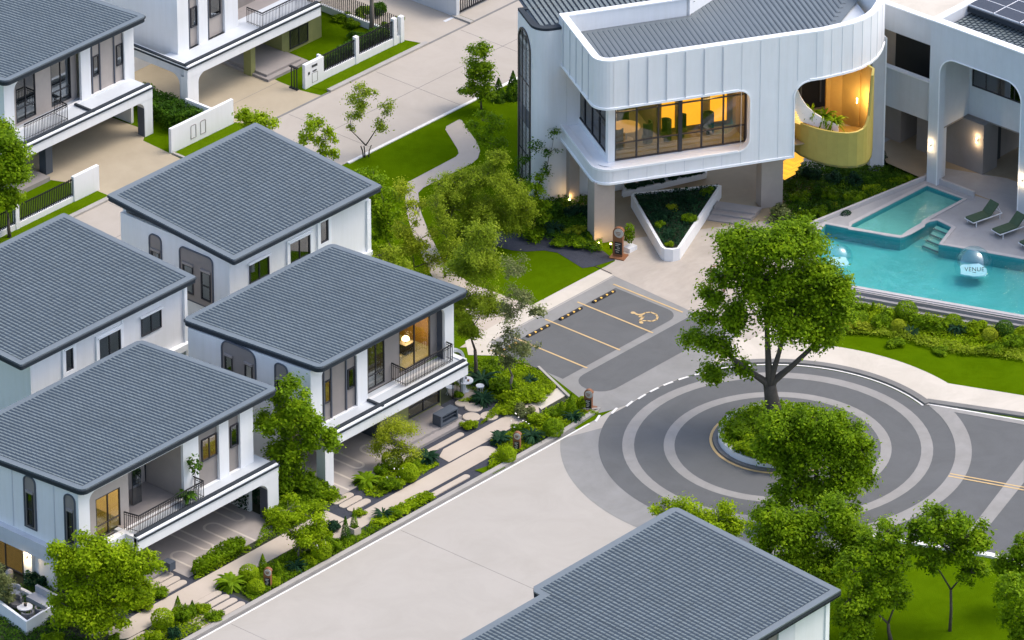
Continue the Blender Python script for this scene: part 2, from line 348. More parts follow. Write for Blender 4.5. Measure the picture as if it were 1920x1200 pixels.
# kerbs
def kerb(name, path, t, h=.12, closed=False, m='kerb'): return structure(MB().strip(path, 0, h, t, closed).build(name, m))
kerb('kerb', [(-70, 8.75), (-6.5, 8.75), (-3.3, 8.97)], .28)
kerb('kerb_gutter', [(-70, 8.60), (-6.5, 8.60), (-5.3, 8.66)], .148, .03, m='kerbd')
kerb('kerb', [(-3.3, 8.97), (-2.9, 9.10), (-3.46, 9.6), (-2.9, 11.2), (-1.62, 14.3)], .14)
kerb('kerb', circ(8.64, -19, 58, 40), -.36, m='kerbd'); 
kerb('kerb', [P(1736,757)[:2], P(1920,784)[:2], (14.4, -17.8)], .36, .117, m='kerbd')
kerb('kerb', [(-60, 43.6), (-2.6, 43.6)], .3); kerb('kerb', [(14.6, 43.6), (22.6, 43.6)], .3); kerb('kerb', [(26.3, 43.6), (26.3, 45)], .28)
kerb('kerb_gutter', [(-2.6, 43.6), (14.6, 43.6)], .14, .02, m='kerbd'); kerb('kerb_gutter', [(22.6, 43.6), (80, 43.6)], .14, .02, m='kerbd')
kerb('kerb', [(80, 37.2), (8.9, 37.2)], .2, .05, m='wpaint')
kerb('kerb', [P(1588,994)[:2], P(1600,997)[:2], P(1860,1040)[:2], P(1920,1058)[:2], (2.2, -26)], -.35, m='wpaint')
# parking court
sheet('parking_apron', [(-3.2, 9.05), (-1.5, 14.5), (-1.3, 18.1), (8.55, 18.10), (8.6, 12.9), (9.9, 8.0)]+circ(8.5, 62, 100, 24)+[P(1155,767)[:2], P(1110,778)[:2]], .012, 'band2')
bays = [(-1.5, 1.1), (1.25, 2.4), (2.55, 4.95), (5.1, 7.35)]
sheet('parking_asphalt', rrect(-1.75, 12.62, 7.5, 17.05, .9, corners=(0, 1, 0, 0)), .0165, 'asphalt')
sheet('drive_asphalt', rrect(-1.75, 9.95, 7.6, 12.15, 1.05, corners=(1, 0, 0, 1))[:-6]+rrect(-1.75, 9.95, 7.6, 12.15, 1.05)[-6:], .0165, 'asphalt')
yp = MB()
for x, y0, y1 in ((-.08+.0, 12.45, 17.4), (2.48, 12.45, 17.5), (5.0, 12.4, 17.5), (7.72, 12.7, 17.4), (-1.9, 14.6, 17.4)):
    yp.box(x-.04, y0, .0205, x+.06, y1, .0245)
structure(yp.build('parking_line', 'ypaint'))
sheet('front_walkway', [(8.55, 18.06), (8.95, 19.0), (2.5, 19.05), (-2.0, 19.0), (-3.0, 17.9), (-1.8, 16.4), (-1.2, 18.06)], .014, 'paleway')
kerb('kerb', [(8.45, 18.02), (-1.3, 18.02)], .1, .02)
# wheelchair mark painted on the end bay (lies along the bay, facing the drive)
wc = MB(); c = P(1217,597)[:2]
def stroke(mb, pts, w_, z0, z1):
    for p, q in zip(pts, pts[1:]):
        p = Vector(p); q = Vector(q); d = (q-p).normalized(); n_ = Vector((-d.y, d.x))*w_/2; e_ = d*w_*.3
        mb.prism([((p-e_+n_).x, (p-e_+n_).y), ((p-e_-n_).x, (p-e_-n_).y), ((q+e_-n_).x, (q+e_-n_).y), ((q+e_+n_).x, (q+e_+n_).y)], z0, z1)
stroke(wc, [P(x, y)[:2] for x, y in [(1206,602),(1213,602),(1222,603),(1231,600),(1233,595),(1230,590),(1220,586),(1210,587),(1203,591),(1199,595)]], .11, .0205, .0245)
stroke(wc, [P(x, y)[:2] for x, y in [(1190,588),(1198,592),(1206,595),(1200,602),(1204,606)]], .13, .025, .0285)
stroke(wc, [P(x, y)[:2] for x, y in [(1196,591),(1205,590)]], .11, .029, .032)
wc.prism([(P(1187,587)[0]+.13*math.cos(t*.7), P(1187,587)[1]+.13*math.sin(t*.7)) for t in range(9)], .0205, .0245)
wc.prism([(P(1202,606)[0]+.09*math.cos(t*.7), P(1202,606)[1]+.12*math.sin(t*.7)) for t in range(9)], .0285, .031)
structure(wc.build('wheelchair_symbol', 'ypaint'))
# club forecourt paving and garden paths
sheet('club_paving', [P(1125,506)[:2], P(1148,516)[:2], P(1348,608)[:2], P(1400,640)[:2], (9.9, 8.2), (11.5, 8.7), (14.5, 11), (19.4, 14.6), (29, 19), (20, 30), (13.9, 24.5), (11.2, 20.3), P(1153,490)[:2]], .016, 'pave')
sheet('covered_floor', [(12.4, 23.6), (10.9, 20.9), (19.2, 15.6), (24, 17.5), (26, 24), (18, 29)], .0205, 'terr')
sheet('pool_walkway', circ(9.0, 62, -16, 40)+[P(1733,748)[:2], P(1750,752)[:2], P(1920,778)[:2], (14.5, -17.4), (16.3, -17.0), P(1920,742)[:2], P(1778,719)[:2]]+circ(11.0, -11, 45, 30)+[P(1520,640)[:2], (9.8, 8.4), (9.2, 9.6)], .0135, 'paleway')
kerb('drain_slot', [P(1115,500)[:2], P(1146,514)[:2]], .06, .024, m='black')
sheet('garden_path', [P(x, y)[:2] for x, y in [(764,342),(855,294),(860,288),(858,280),(835,243),(837,237),(861,224),(866,226),(895,268),(900,283),(896,297),(886,306),(794,352),(784,362),(790,400),(806,440),(836,500),(880,530),(960,560),(1000,575),(985,600),(960,620),(900,650),(862,652),(900,625),(880,590),(830,550),(800,500),(775,440),(762,400),(760,370)]], .0125, 'path')
sheet('gravel_bed', [P(x, y)[:2] for x, y in [(905,445),(935,434),(985,436),(1040,430),(1120,462),(1152,488),(1113,500),(1092,503),(1068,488),(1045,474),(1020,470),(985,472),(960,470),(930,462)]], .0165, 'soil')
# frontage of the lower houses: soil, hedge beds, walkway, slabs
sheet('frontage_soil', [(-70, 9.0), (-6.6, 9.0), (-3.5, 9.6), (-2.9, 11.2), (-1.75, 14.4), (-4, 17), (-8, 20.5), (-22, 24), (-70, 24)], .006, 'earth')
sheet('frontage_gravel', rect(-33.6, 9.05, -28.5, 14.2), .0085, 'soil')
sheet('frontage_gravel', rect(-19.9, 9.05, -4.9, 15.4), .0085, 'soil')
sheet('walkway', rrect(-35.2, 11.13, -19.6, 12.42, .55, corners=(1, 0, 0, 1)), .030, 'path')
sheet('walkway', rrect(-21.6, 9.98, -9.45, 11.06, .5, corners=(1, 1, 1, 1)), .032, 'path')
sheet('walkway', [(-12.0, 11.16), (-5.2, 11.16), (-4.2, 12.2), (-11.2, 12.25), (-11.9, 11.9)], .030, 'path')
sheet('walkway', [(-4.9, 11.3), (-2.95, 11.35), (-2.55, 12.2), (-4.6, 12.1)], .026, 'paleway')
# ================================================================== houses
def tile_roof(parent, x0, x1, yf, yr, zf, zr, hi=None, notch=None, corner=.35):
    """sheet of ribbed tiles inside a flat metal rim; zf / zr heights at the y = yf and y = yr edges"""
    lo_y, hi_y = min(yf, yr), max(yf, yr)
    Z = lambda y: zf+(zr-zf)*(y-yf)/(yr-yf)
    out = rrect(x0, lo_y, x1, hi_y, corner)
    if notch: out = notch
    rf = MB(); n = len(out)
    ins = rect(x0+.36, lo_y+.36, x1-.36, hi_y-.36) if not notch else None
    rw = .36
    # top rim with slope
    def lift(mb, fi, dz):
        for i in range(fi, len(mb.v)): v = mb.v[i]; mb.v[i] = (v[0], v[1], v[2]+Z(v[1])+dz)
    s = len(rf.v); rf.prism(out, -.07, 0); lift(rf, s, 0)
    roof = rf.build('roof', 'flash', parent)
    tl = MB(); cx = .25; cy = .30
    bands = [(x0+rw, x1-rw, lo_y+rw, hi_y-rw)] if not notch else notch_bands
    for bx0, bx1, by0, by1 in bands:
        nx = int(round((bx1-bx0)/cx)); ny = int(round((by1-by0)/cy)); wx = (bx1-bx0)/nx; wy = (by1-by0)/ny
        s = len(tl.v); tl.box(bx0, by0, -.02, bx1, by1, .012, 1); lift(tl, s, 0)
        dn = -1 if Z(by1) < Z(by0) else 1
        for i in range(nx):
            for j in range(ny):
                xa = bx0+i*wx+.01; xb = xa+wx*.47; ya = by0+j*wy; yb = ya+wy
                j0 = NR.uniform(-.004, .004); st = .014
                za, zb = (.036, .036-st) if dn > 0 else (.036-st, .036)
                vs = []
                for (y, zz) in ((ya+.012, za+j0), (yb-.012, zb+j0)):
                    g = Z(y); vs += [(xa, y, g+.012), (xa+.02, y, g+zz), (xb-.02, y, g+zz+.002), (xb, y, g+.012)]
                tl.add(vs, [(0, 4, 5, 1), (1, 5, 6, 2), (2, 6, 7, 3), (0, 1, 2, 3), (7, 6, 5, 4)])
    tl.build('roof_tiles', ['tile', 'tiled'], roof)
    fs = MB()
    s = len(fs.v); fs.strip(out, -.14, -.075, -.0, True); fs.v = fs.v[:s]; fs.f = []; fs.mi = []
    def rim(path, a, b, t):
        s_ = len(fs.v); fs.strip(path, a, b, t, True); lift(fs, s_, 0)
    rim([(p[0], p[1]) for p in out], -.32, -.13, .12)
    rim(rrect(x0-.05, lo_y-.05, x1+.05, hi_y+.05, corner) if not notch else out, -.12, -.075, .14)
    fs.build('fascia', 'slate', roof)
    sf = MB(); s = len(sf.v)
    sf.prism(out if notch else rrect(x0+.06, lo_y+.06, x1-.06, hi_y-.06, corner), -.30, -.25); lift(sf, s, 0); sf.build('soffit', 'offwhite', roof)
    return roof

def window_y(parent, y, xa, xb, za, zb, nv=1, nh=0, pane='windim', depth=.12, fr=.05, arch=0, name='window', out=-1):
    """window in a wall facing -y (out=-1): frame with mullions, a pane and a glass sheet"""
    f = MB(); y0 = y-.03; y1 = y+.07
    r = min(arch, (xb-xa)/2-.01) if arch else 0
    o = rrect(xa, za, xb, zb, r, 6, (0, 0, 1, 1)) if r else rect(xa, za, xb, zb)
    i = rrect(xa+fr, za+fr, xb-fr, zb-fr, max(r-fr, .01), 6, (0, 0, 1, 1)) if r else rect(xa+fr, za+fr, xb-fr, zb-fr)
    f.prism(o, y0, y1, 'y', [i])
    for k in range(1, nv+1):
        x = xa+(xb-xa)*k/(nv+1); f.box(x-fr*.45, y0+.01, za+fr, x+fr*.45, y1-.01, zb-fr)
    for k in range(1, nh+1):
        z = za+(zb-za)*(.30 if nh == 1 else k/(nh+1)); f.box(xa+fr, y0+.012, z-fr*.4, xb-fr, y1-.012, z+fr*.4)
    fo = f.build(name, 'frame', parent)
    g = MB(); g.prism(i, y+.02, y+.03, 'y'); g.build('glass', 'glass' if pane != 'clear' else 'glassc', fo)
    if pane != 'clear':
        b = MB(); b.prism(i, y+.045, y+.06, 'y'); b.build('blind', pane, fo)
    return fo
def window_x(parent, x, ya, yb, za, zb, nv=0, nh=0, pane='windim', fr=.05, arch=0, name='window'):
    """window in a wall facing -x; ya < yb"""
    f = MB(); x0 = x-.03; x1 = x+.07
    o = rrect(ya, za, yb, zb, arch, 6, (0, 0, 1, 1)) if arch else rect(ya, za, yb, zb)
    i = rrect(ya+fr, za+fr, yb-fr, zb-fr, max(arch-fr, .01), 6, (0, 0, 1, 1)) if arch else rect(ya+fr, za+fr, yb-fr, zb-fr)
    f.prism(o, x0, x1, 'x', [i])
    for k in range(1, nv+1):
        y = ya+(yb-ya)*k/(nv+1); f.box(x0+.01, y-fr*.45, za+fr, x1-.01, y+fr*.45, zb-fr)
    for k in range(1, nh+1):
        z = za+(zb-za)*k/(nh+1); f.box(x0+.012, ya+fr, z-fr*.4, x1-.012, yb-fr, z+fr*.4)
    fo = f.build(name, 'frame', parent)
    MB().prism(i, x+.02, x+.03, 'x').build('glass', 'glass', fo)
    MB().prism(i, x+.045, x+.06, 'x').build('blind', pane, fo)
    return fo
def arched_panel_x(parent, x, ya, yb, za, zb, r, wins):
    """tall arched recess in a wall facing -x: dark rim, taupe infill, blind box and window(s)"""
    f = MB(); o = rrect(ya, za, yb, zb, r, 7, (0, 0, 1, 1)); i = rrect(ya+.07, za+.04, yb-.07, zb-.07, max(r-.07, .02), 7, (0, 0, 1, 1))
    f.prism(o, x-.06, x+.02, 'x', [i]); fo = f.build('arched_surround', 'reveal', parent)
    MB().prism(i, x-.015, x+.015, 'x').build('infill_panel', 'taupe', fo)
    for (wa, wb, wz0, wz1, pn) in wins:
        b = MB().box(x-.10, wa-.03, wz1, x-.012, wb+.03, wz1+.12); b.build('blind_box', 'shutter', fo)
        window_x(parent, x-.05, wa, wb, wz0, wz1, 0, 1, pn)
def railing(parent_label, cat_group, path, z, h=.95, name='balcony_railing', gap=.11, lab=None, own=True):
    pass
def rail_part(parent, path, z, h=.95, gap=.115, name='railing'):
    b = MB()
    for (p, q) in zip(path, path[1:]):
        p = Vector(p); q = Vector(q); L_ = (q-p).length
        b.tube([(*p, z+h), (*q, z+h)], .038, 5); b.tube([(*p, z+h-.13), (*q, z+h-.13)], .016, 4); b.tube([(*p, z+.1), (*q, z+.1)], .016, 4)
        n = max(1, int(L_/gap))
        for k in range(n+1):
            c = p+(q-p)*k/n
            post = k == 0 or k == n or (n > 14 and k % 12 == 0)
            b.tube([(*c, z), (*c, z+h)], (.028 if post else .019), 4, cap=False)
    return b.build(name, 'iron', parent)
def opening(x0, x1, z0, z1, r=.35, c=(0, 0, 1, 1)): return rrect(x0, z0, x1, z1, r, 6, c)
def beam_slab(parent, x0, x1, y0, y1, zb=2.15, zt=2.80, sill=True, left_x=None):
    """first-floor slab: white edge beam at y0 with dark double coping, coated floor behind"""
    b = MB().box(x0, y0, zb, x1, y0+.28, zt); bo = b.build('edge_beam', 'white', parent)
    c = MB().box(x0-.05, y0-.06, zt-.10, x1+.05, y0-.002, zt-.01); c.build('dark_coping', 'slate', bo); MB().box(x0+.02, y0+.13, zt+.061, x1-.02, y0+.31, zt+.16).build('dark_coping', 'slate', bo)
    MB().box(x0+.02, y0+.0, zt, x1-.02, y0+.30, zt+.06).build('white_coping', 'trim', bo)
    MB().box(x0+.005, y0+.28, zb+.1, x1-.005, y1, zt-.02).build('floor_slab', 'floorw', parent)
    return bo
def FX(px, py, y): return PY(px, py, y)[0]
def FR(l, r, y):            # pixel top-left and bottom-right -> (xa, xb, z_bottom, z_top) on the plane y
    a = PY(*l, y); b = PY(*r, y); c = (a[2], b[2])
    return a[0], b[0], min(c), max(c)
def FRX(l, r, x):
    a = PX(*l, x); b = PX(*r, x)
    return min(a[1], b[1]), max(a[1], b[1]), min(a[2], b[2]), max(a[2], b[2])

# ------------------------------------------------------------------ house D: arched gate side, lit bedroom
hD = thing('house', 'grey tiled white house with the lit bedroom and a railed balcony, nearest the parking court', 'house', (-12, 19, 0), 'houses of the estate')
tile_roof(hD, -17.77, -6.84, 14.40, 23.72, 6.50, 5.93)
zf, zt = 2.78, 6.1
D = dict(p1a=FX(583,750,15), p1b=FX(604,750,15), q1=FX(670,720,15), p2b=FX(689,710,15), q2=FX(834,640,15), e=FX(851,640,15))
wb = MB()
wb.prism(rect(D['p1a'], zf, D['e'], zt), 15.0, 15.16, 'y', [opening(D['p1b'], D['q1'], zf+.03, 5.78, .28), opening(D['p2b'], D['q2'], zf+.02, 5.78, .45, (0, 0, 1, 0))])
wb.prism([(15.16, zf), (23.3, zf), (23.3, 5.6), (15.16, 6.08)], D['p1a'], D['p1a']+.18, 'x'); wb.prism([(15.16, zf), (23.3, zf), (23.3, 5.6), (15.16, 6.0)], D['e']-.18, D['e'], 'x')
wb.box(D['p1a']+.18, 22.9, 0, D['e']-.18, 23.2, 5.6)
wb.box(D['p1a']+.05, 16.6, 0, D['p1a']+.25, 23.25, zf)
wb.build('wall', 'white', hD)
MB().box(D['p1b']-.04, 15.17, zf, D['q1']+.04, 15.32, 5.9).build('infill_panel', 'taupe', hD)
l = MB()
for px in (608, 622, 650, 668): x = FX(px, 730, 15.1); MB().box(x-.035, 15.09, zf+.05, x+.035, 15.18, 5.75).build('panel_rib', 'reveal', hD)
window_y(hD, 15.12, *FR((608,717), (620,752), 15.12), nv=0, nh=0, pane='winlit')
window_y(hD, 15.12, *FR((652,694), (666,724), 15.12), nv=0, nh=0)
# recessed balcony with its glazed doors
yb = 15.55
xa, xb, _, _ = FR((748,640), (807,640), yb); xd0, xd1 = FX(689.5, 700, yb), FX(721.5, 700, yb)
bk = MB(); bk.prism(rect(D['p2b']-.25, zf, D['q2']+.45, 5.9), yb, yb+.12, 'y', [rect(xd0, zf+.12, xd1, 5.35), rect(xa, zf+.18, xb, 5.5)])
bk.build('balcony_wall', 'taupe', hD)
MB().box(D['q2']+.02, 15.17, zf, D['q2']+.24, yb-.01, 5.85).build('balcony_reveal', 'reveal', hD)
window_y(hD, yb+.03, xd0, xd1, zf+.12, 5.35, nv=1, nh=1, pane='cream', name='glazed_door')
window_y(hD, yb+.03, xa, xb, zf+.18, 5.5, nv=1, nh=0, pane='clear', name='glazed_door')
rm = MB(); rm.box(xa-.6, yb+3.0, zf, xb+.9, yb+3.1, 5.8); rm.box(xa-.7, yb+.14, zf, xa-.6, yb+3.0, 5.8); rm.box(xb+.9, yb+.14, zf, xb+1.0, yb+3.0, 5.8)
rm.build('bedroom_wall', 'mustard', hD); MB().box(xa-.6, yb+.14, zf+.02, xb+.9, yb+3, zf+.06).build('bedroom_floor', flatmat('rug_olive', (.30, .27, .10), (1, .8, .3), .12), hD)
MB().box(xa-.6, yb+.14, 5.62, xb+.9, yb+3, 5.68).build('bedroom_ceiling', 'offwhite', hD)
bed = thing('bed', 'pale bed behind the lit glazed door of the balcony house', 'bed', (xa+.6, yb+1.6, zf))
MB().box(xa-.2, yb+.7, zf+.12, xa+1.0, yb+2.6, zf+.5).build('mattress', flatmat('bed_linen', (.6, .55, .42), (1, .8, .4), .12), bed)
MB().box(xa-.25, yb+2.6, zf+.06, xa+1.05, yb+2.75, zf+1.2).build('headboard', 'taupe2', bed)
bl = thing('bedside_table', 'small dark bedside table under the glowing lamp', 'table', (xb-.3, yb+1.4, zf))
MB().box(xb-.65, yb+1.1, zf+.1, xb-.05, yb+1.6, zf+.62).build('cabinet', 'black', bl)
MB().box(xb-.68, yb+1.07, zf+.62, xb-.02, yb+1.63, zf+.66).build('table_top', 'stepc', bl)
lp = thing('table_lamp', 'glowing round table lamp on the bedside table', 'lamp', (xb-.35, yb+1.35, zf+.66))
MB().lathe([(.05, 0), (.02, .05), (.02, .12)], (xb-.35, yb+1.35, zf+.66), 10).build('lamp_base', 'black', lp)
MB().lathe([(0, .34), (.12, .32), (.19, .24), (.2, .14), (.12, .10), (0, .09)], (xb-.35, yb+1.35, zf+.66), 14).build('lamp_shade', 'lamp', lp, True)
pl = bpy.data.lights.new('bedroom_lamp', 'POINT'); pl.energy = 45; pl.color = (1, .7, .35); pl.shadow_soft_size = .2
lo = bpy.data.objects.new('lamp_light', pl); COL.objects.link(lo); lo.parent = lp; lo.location = (0, -.2, .5)
rail_part(hD, [P(731.6,711,zf+.03)[:2], P(761,724,zf+.03)[:2], P(848,677,zf+.03)[:2], (P(848,677,zf+.03)[0], 15.15)], zf+.03)
beam_slab(hD, -18.0, -7.5, 13.9, 15.5)
MB().box(FX(688,748,15)-.02, 13.95, zf+.04, FX(688,748,15)+.12, 15.0, zf+.13).build('floor_kerb', 'slate', hD)
MB().box(-7.55, 14.2, 2.15, -7.25, 15.6, 2.84).build('end_beam', 'white', hD)
MB().box(-18.0, 13.92, 0, -17.4, 14.5, 2.2).build('column', 'white', hD)
MB().box(-17.5, 19.8, 0, -7.6, 19.95, 2.3).box(-12.6, 15.4, 0, -12.45, 19.8, 2.3).build('carport_wall', 'bluebox', hD)
gx0, gx1 = FX(763, 790, 15.3), FX(823, 790, 15.3)
ow = MB(); ow.prism(rect(-12.6, 0, -8.1, 2.3), 15.2, 15.4, 'y', [rect(gx0, .32, gx1, 2.2)]); ow.box(-8.3, 15.4, 0, -8.1, 19.8, 2.25); ow.build('ground_floor_wall', 'olive', hD)
window_y(hD, 15.28, gx0, gx1, .32, 2.2, nv=1, nh=1, pane='cream', name='glazed_door')
MB().box(-12.4, 13.55, 0, -8.35, 15.2, .30).box(-12.4, 13.15, 0, -8.5, 13.55, .15).build('terrace_step', 'stepc', hD)
xw = D['p1a']
for (L_, R_, ar, wins) in (((415,634), (481,708), .5, None), ((515,676), (541,742), .33, None)):
    ya, yb_, za, zb = FRX(L_, R_, xw); za = 3.1; zb = 5.85
    if ar > .4:
        ws = [(ya+.25, ya+.75, 3.5, 5.0, 'windim'), (yb_-.75, yb_-.25, 3.5, 5.0, 'dark')]
    else: ws = [(ya+.16, yb_-.16, 3.3, 4.9, 'dark')]
    arched_panel_x(hD, xw, ya, yb_, za, zb, ar, ws)

# ------------------------------------------------------------------ house E: front left, big balcony
hE = thing('house', 'grey tiled white house with the plant on its long balcony, nearest the front left corner', 'house', (-27, 19, 0), 'houses of the estate')
tile_roof(hE, -34.15, -20.60, 14.55, 23.87, 6.50, 5.88)
E_ = {k: FX(v, 950 if v < 300 else 830, 15) for k, v in dict(a=147, b=168, c=343, d=372, e=411, f=429, g=451, h=475).items()}
wb = MB()
wb.prism(rect(E_['a'], 2.4, E_['h'], zt), 15.0, 15.16, 'y', [opening(E_['b'], E_['c'], zf+.02, 5.8, .45, (0, 0, 0, 1)), rect(E_['d'], zf+.02, E_['e'], 5.9), rect(E_['f'], zf+.02, E_['g'], 5.9)])
wb.prism([(15.16, 2.4), (23.4, 2.4), (23.4, 5.55), (15.16, 6.08)], E_['a'], E_['a']+.18, 'x'); wb.prism([(15.16, 0), (23.4, 0), (23.4, 5.55), (15.16, 6.0)], E_['h']-.18, E_['h'], 'x'); wb.box(E_['a']+.18, 23.1, 0, E_['h']-.18, 23.4, 5.5)
wb.build('wall', 'white', hE)
MB().box(E_['d']-.03, 15.17, zf, E_['g']+.03, 15.3, 5.95).build('infill_panel', 'taupe', hE)
window_y(hE, 15.12, *FR((378,826), (407,852), 15.12), nv=1, nh=0, pane='winlit')
window_y(hE, 15.12, *FR((432,800), (447,833), 15.12), nv=0, nh=0)
yb = 15.5
xa, xb, za, zb = FR((179,937), (227,988), yb); x1 = FX(242, 960, yb)
MB().prism(rect(E_['b']-.2, 2.6, x1, 5.9), yb, yb+.12, 'y', [rect(xa, za, xb, zb)]).build('balcony_wall', 'taupe2', hE)
window_y(hE, yb+.03, xa, xb, za, zb, nv=1, nh=1, pane='clear')
rm = MB().box(xa-.3, yb+2.2, 2.6, xb+.5, yb+2.3, 5.8).box(xb+.4, yb+.14, 2.6, xb+.5, yb+2.2, 5.8).box(xa-.4, yb+.14, 2.6, xa-.3, yb+2.2, 5.8); rm.build('study_wall', 'cream', hE)
MB().box(xa-.3, yb+.14, 2.7, xb+.4, yb+2.2, 2.8).build('study_floor', 'olive', hE)
lb = MB().prism(rrect(-.9, -.16, .9, .16, .15), 0, .06); lbo = lb.build('ceiling_light', 'lamp'); lbo.location = ((xa+xb)/2+.1, yb+.9, zb-.35); lbo.rotation_euler = (0, 0, -.35)
tag(lbo, 'long glowing ceiling light behind the corner window of the front left house', 'lamp')
yd = 17.6                     # deep part of the balcony
MB().prism(rect(x1, 2.6, E_['c']+.2, 5.9), yd, yd+.12, 'y', [rect(*[(lambda r: r[k])(FR((313,864), (330,892), yd)) for k in (0, 2, 1, 3)])]).box(x1-.02, yb+.12, 2.6, x1+.1, yd, 5.9).box(E_['c']+.02, 15.17, 2.6, E_['c']+.16, yd, 5.9).build('balcony_wall', 'taupe2', hE)
window_y(hE, yd+.03, *FR((313,864), (330,892), yd), nv=0, nh=0, pane='winlit')
cw = PY(270, 888, yd-.02); MB().prism([(cw[0]+.62*math.cos(t), cw[2]+.75*math.sin(t)) for t in [-1.4+i*2.9/12 for i in range(13)]], yd-.03, yd-.004, 'y').build('round_window', 'black', hE)
dx = FX(262, 935, 16.4)
MB().box(dx-.5, 16.35, zf, dx+.1, 16.41, 5.1).build('glass_screen', 'glass', hE)
rail_part(hE, [P(233.5,992,zf+.03)[:2], P(261,1000,zf+.03)[:2], P(382,934,zf+.03)[:2], (P(382,934,zf+.03)[0], 15.05)], zf+.03)
bx0 = FX(259, 1015, 13.9)
beam_slab(hE, bx0, -21.36, 13.9, 15.5)
MB().box(bx0, 14.0, 2.15, bx0+.25, 14.75, 2.82).box(E_['a']+.6, 14.75, 2.15, bx0+.25, 15.0, 2.82).build('side_beam', 'white', hE)
MB().box(bx0+.3, 14.9, zf-.02, E_['c'], 17.6, zf+.012).build('balcony_floor', 'stepc', hE)
cm = MB(); x0 = -22.12
cm.prism([(x0, 0), (-21.36, 0), (-21.36, 2.2), (x0-.75, 2.2)]+[(x0-.75+.75*math.sin(t), 2.2-.55+.55*math.cos(t)-.05) for t in [i*math.pi/12 for i in range(1, 7)]], 13.92, 14.45, 'y'); cm.build('column', 'white', hE)
MB().box(x0-.03, 13.95, 0, x0-.002, 14.42, 1.7).build('column_lining', 'reveal', hE)
MB().box(FX(291,1060,17)-.3, 16.9, 0, FX(313,1060,17)-.3, 17.5, 2.3).build('inner_column', 'bluebox', hE)
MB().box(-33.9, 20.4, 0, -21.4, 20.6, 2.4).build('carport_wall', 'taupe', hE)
MB().box(-32.9, 14.1, 0, -28.9, 17.6, .17).box(-32.9, 14.35, .17, -29.6, 17.6, .32).build('entrance_step', 'stepc', hE)
xw = E_['a']
for (L_, R_, pn) in (((44,890), (70,985), 'winlit'), ((120,925), (144,1010), 'windim')):
    ya, yb_, _, _ = FRX(L_, R_, xw); arched_panel_x(hE, xw, ya, yb_, 3.0, 5.88, .35, [(ya+.2, yb_-.2, 3.15, 4.95, pn)])
dp = MB()
for y in (16.6, 19.4): dp.box(xw-.035, y, 2.7, xw, y+.05, 5.9)
dp.build('wall_joint', 'offwhite', hE)
MB().box(xw-.35, 15.2, 2.15, xw+.1, 24, 2.62).box(xw-.30, 15.4, 1.75, xw+.05, 24, 2.15).build('canopy_band', 'offwhite', hE)
MB().box(xw-.1, 18.2, 0, xw+.25, 18.75, 1.8).build('ground_floor_pier', 'white', hE); MB().box(xw+.1, 16.9, 0, xw+.3, 18.2, 1.8).build('ground_floor_wall', 'white', hE)
MB().box(xw+.9, 15.6, 0, xw+1.0, 18, 2.2).build('store_wall', 'bluebox', hE)
window_x(hE, xw+.02, 18.9, 22.5, .15, 1.75, nv=2, nh=0, pane='winlit')

def wall_lamp(x, y, z, d, label, grp='lit up-and-down wall lamps', e=9):
    t = thing('wall_lamp', label, 'lamp', (x, y, z), grp)
    n = Vector(d)*.09
    MB().tube([(x+n.x, y+n.y, z-.10), (x+n.x, y+n.y, z+.10)], .045, 8).build('lamp_body', 'metalw', t)
    MB().tube([(x+n.x, y+n.y, z+.10), (x+n.x, y+n.y, z+.13)], .04, 8).tube([(x+n.x, y+n.y, z-.13), (x+n.x, y+n.y, z-.10)], .04, 8).build('lamp_glass', 'lamp', t)
    for s in (1, -1):
        p = bpy.data.lights.new('wall_lamp_light', 'POINT'); p.energy = e; p.color = (1, .72, .4); p.shadow_soft_size = .05
        o = bpy.data.objects.new('lamp_light', p); COL.objects.link(o); o.parent = t; o.location = (d[0]*.2, d[1]*.2, .22*s)
wall_lamp(xw-.1, 18.5, 1.35, (-1, 0), 'lit lamp on the pier at the left edge, below the arched window', e=7)

# ------------------------------------------------------------------ house F: top left
hF = thing('house', 'grey tiled white house in the top left corner above the sandy driveway', 'house', (0, 52, 0), 'houses of the estate')
tile_roof(hF, -5.5, 5.24, 48.25, 57.5, 6.55, 5.95)
yw = 48.95
q = {k: FX(v, 200 if v < 100 else 130, yw) for k, v in dict(a=8, b=27, c=152, d=170, e=234, f=252).items()}
MB().prism(rect(q['a'], 2.4, q['f'], zt), yw, yw+.16, 'y', [opening(q['b'], q['c'], zf+.1, 5.8, .55, (0, 0, 0, 1)), opening(q['d'], q['e'], zf+.1, 5.85, .25)]).box(q['a'], yw+.16, 2.4, q['a']+.18, 57, zt).box(q['f']-.18, yw+.16, 0, q['f'], 57, zt-.3).box(q['a']+.18, 56.8, 0, q['f']-.18, 57, 5.6).build('wall', 'white', hF)
MB().box(q['d']-.03, yw+.17, zf, q['e']+.03, yw+.3, 5.9).build('infill_panel', 'taupe2', hF)
l = MB()
for px in (173, 188, 215, 232): x = FX(px, 120, yw+.1); MB().box(x-.035, yw+.1, zf+.1, x+.035, yw+.18, 5.8).build('panel_rib', 'reveal', hF)
window_y(hF, yw+.12, *FR((174,107), (186,139), yw+.12), nv=0); window_y(hF, yw+.12, *FR((218,86), (231,119), yw+.12), nv=0)
yb = yw+.55
r1 = FR((28,150), (68,205), yb); r2 = FR((94,117), (134,182), yb); r1 = (r1[0], r1[1], zf+.15, 5.5); r2 = (r2[0], r2[1], zf+.15, 5.5)
MB().prism(rect(q['b']-.2, zf, q['c']+.2, 5.9), yb, yb+.12, 'y', [rect(r1[0], r1[2], r1[1], r1[3]), rect(r2[0], r2[2], r2[1], r2[3])]).build('balcony_wall', 'taupe2', hF)
window_y(hF, yb+.03, *r1, nv=1, nh=1, name='glazed_door'); window_y(hF, yb+.03, *r2, nv=1, nh=1, name='glazed_door')
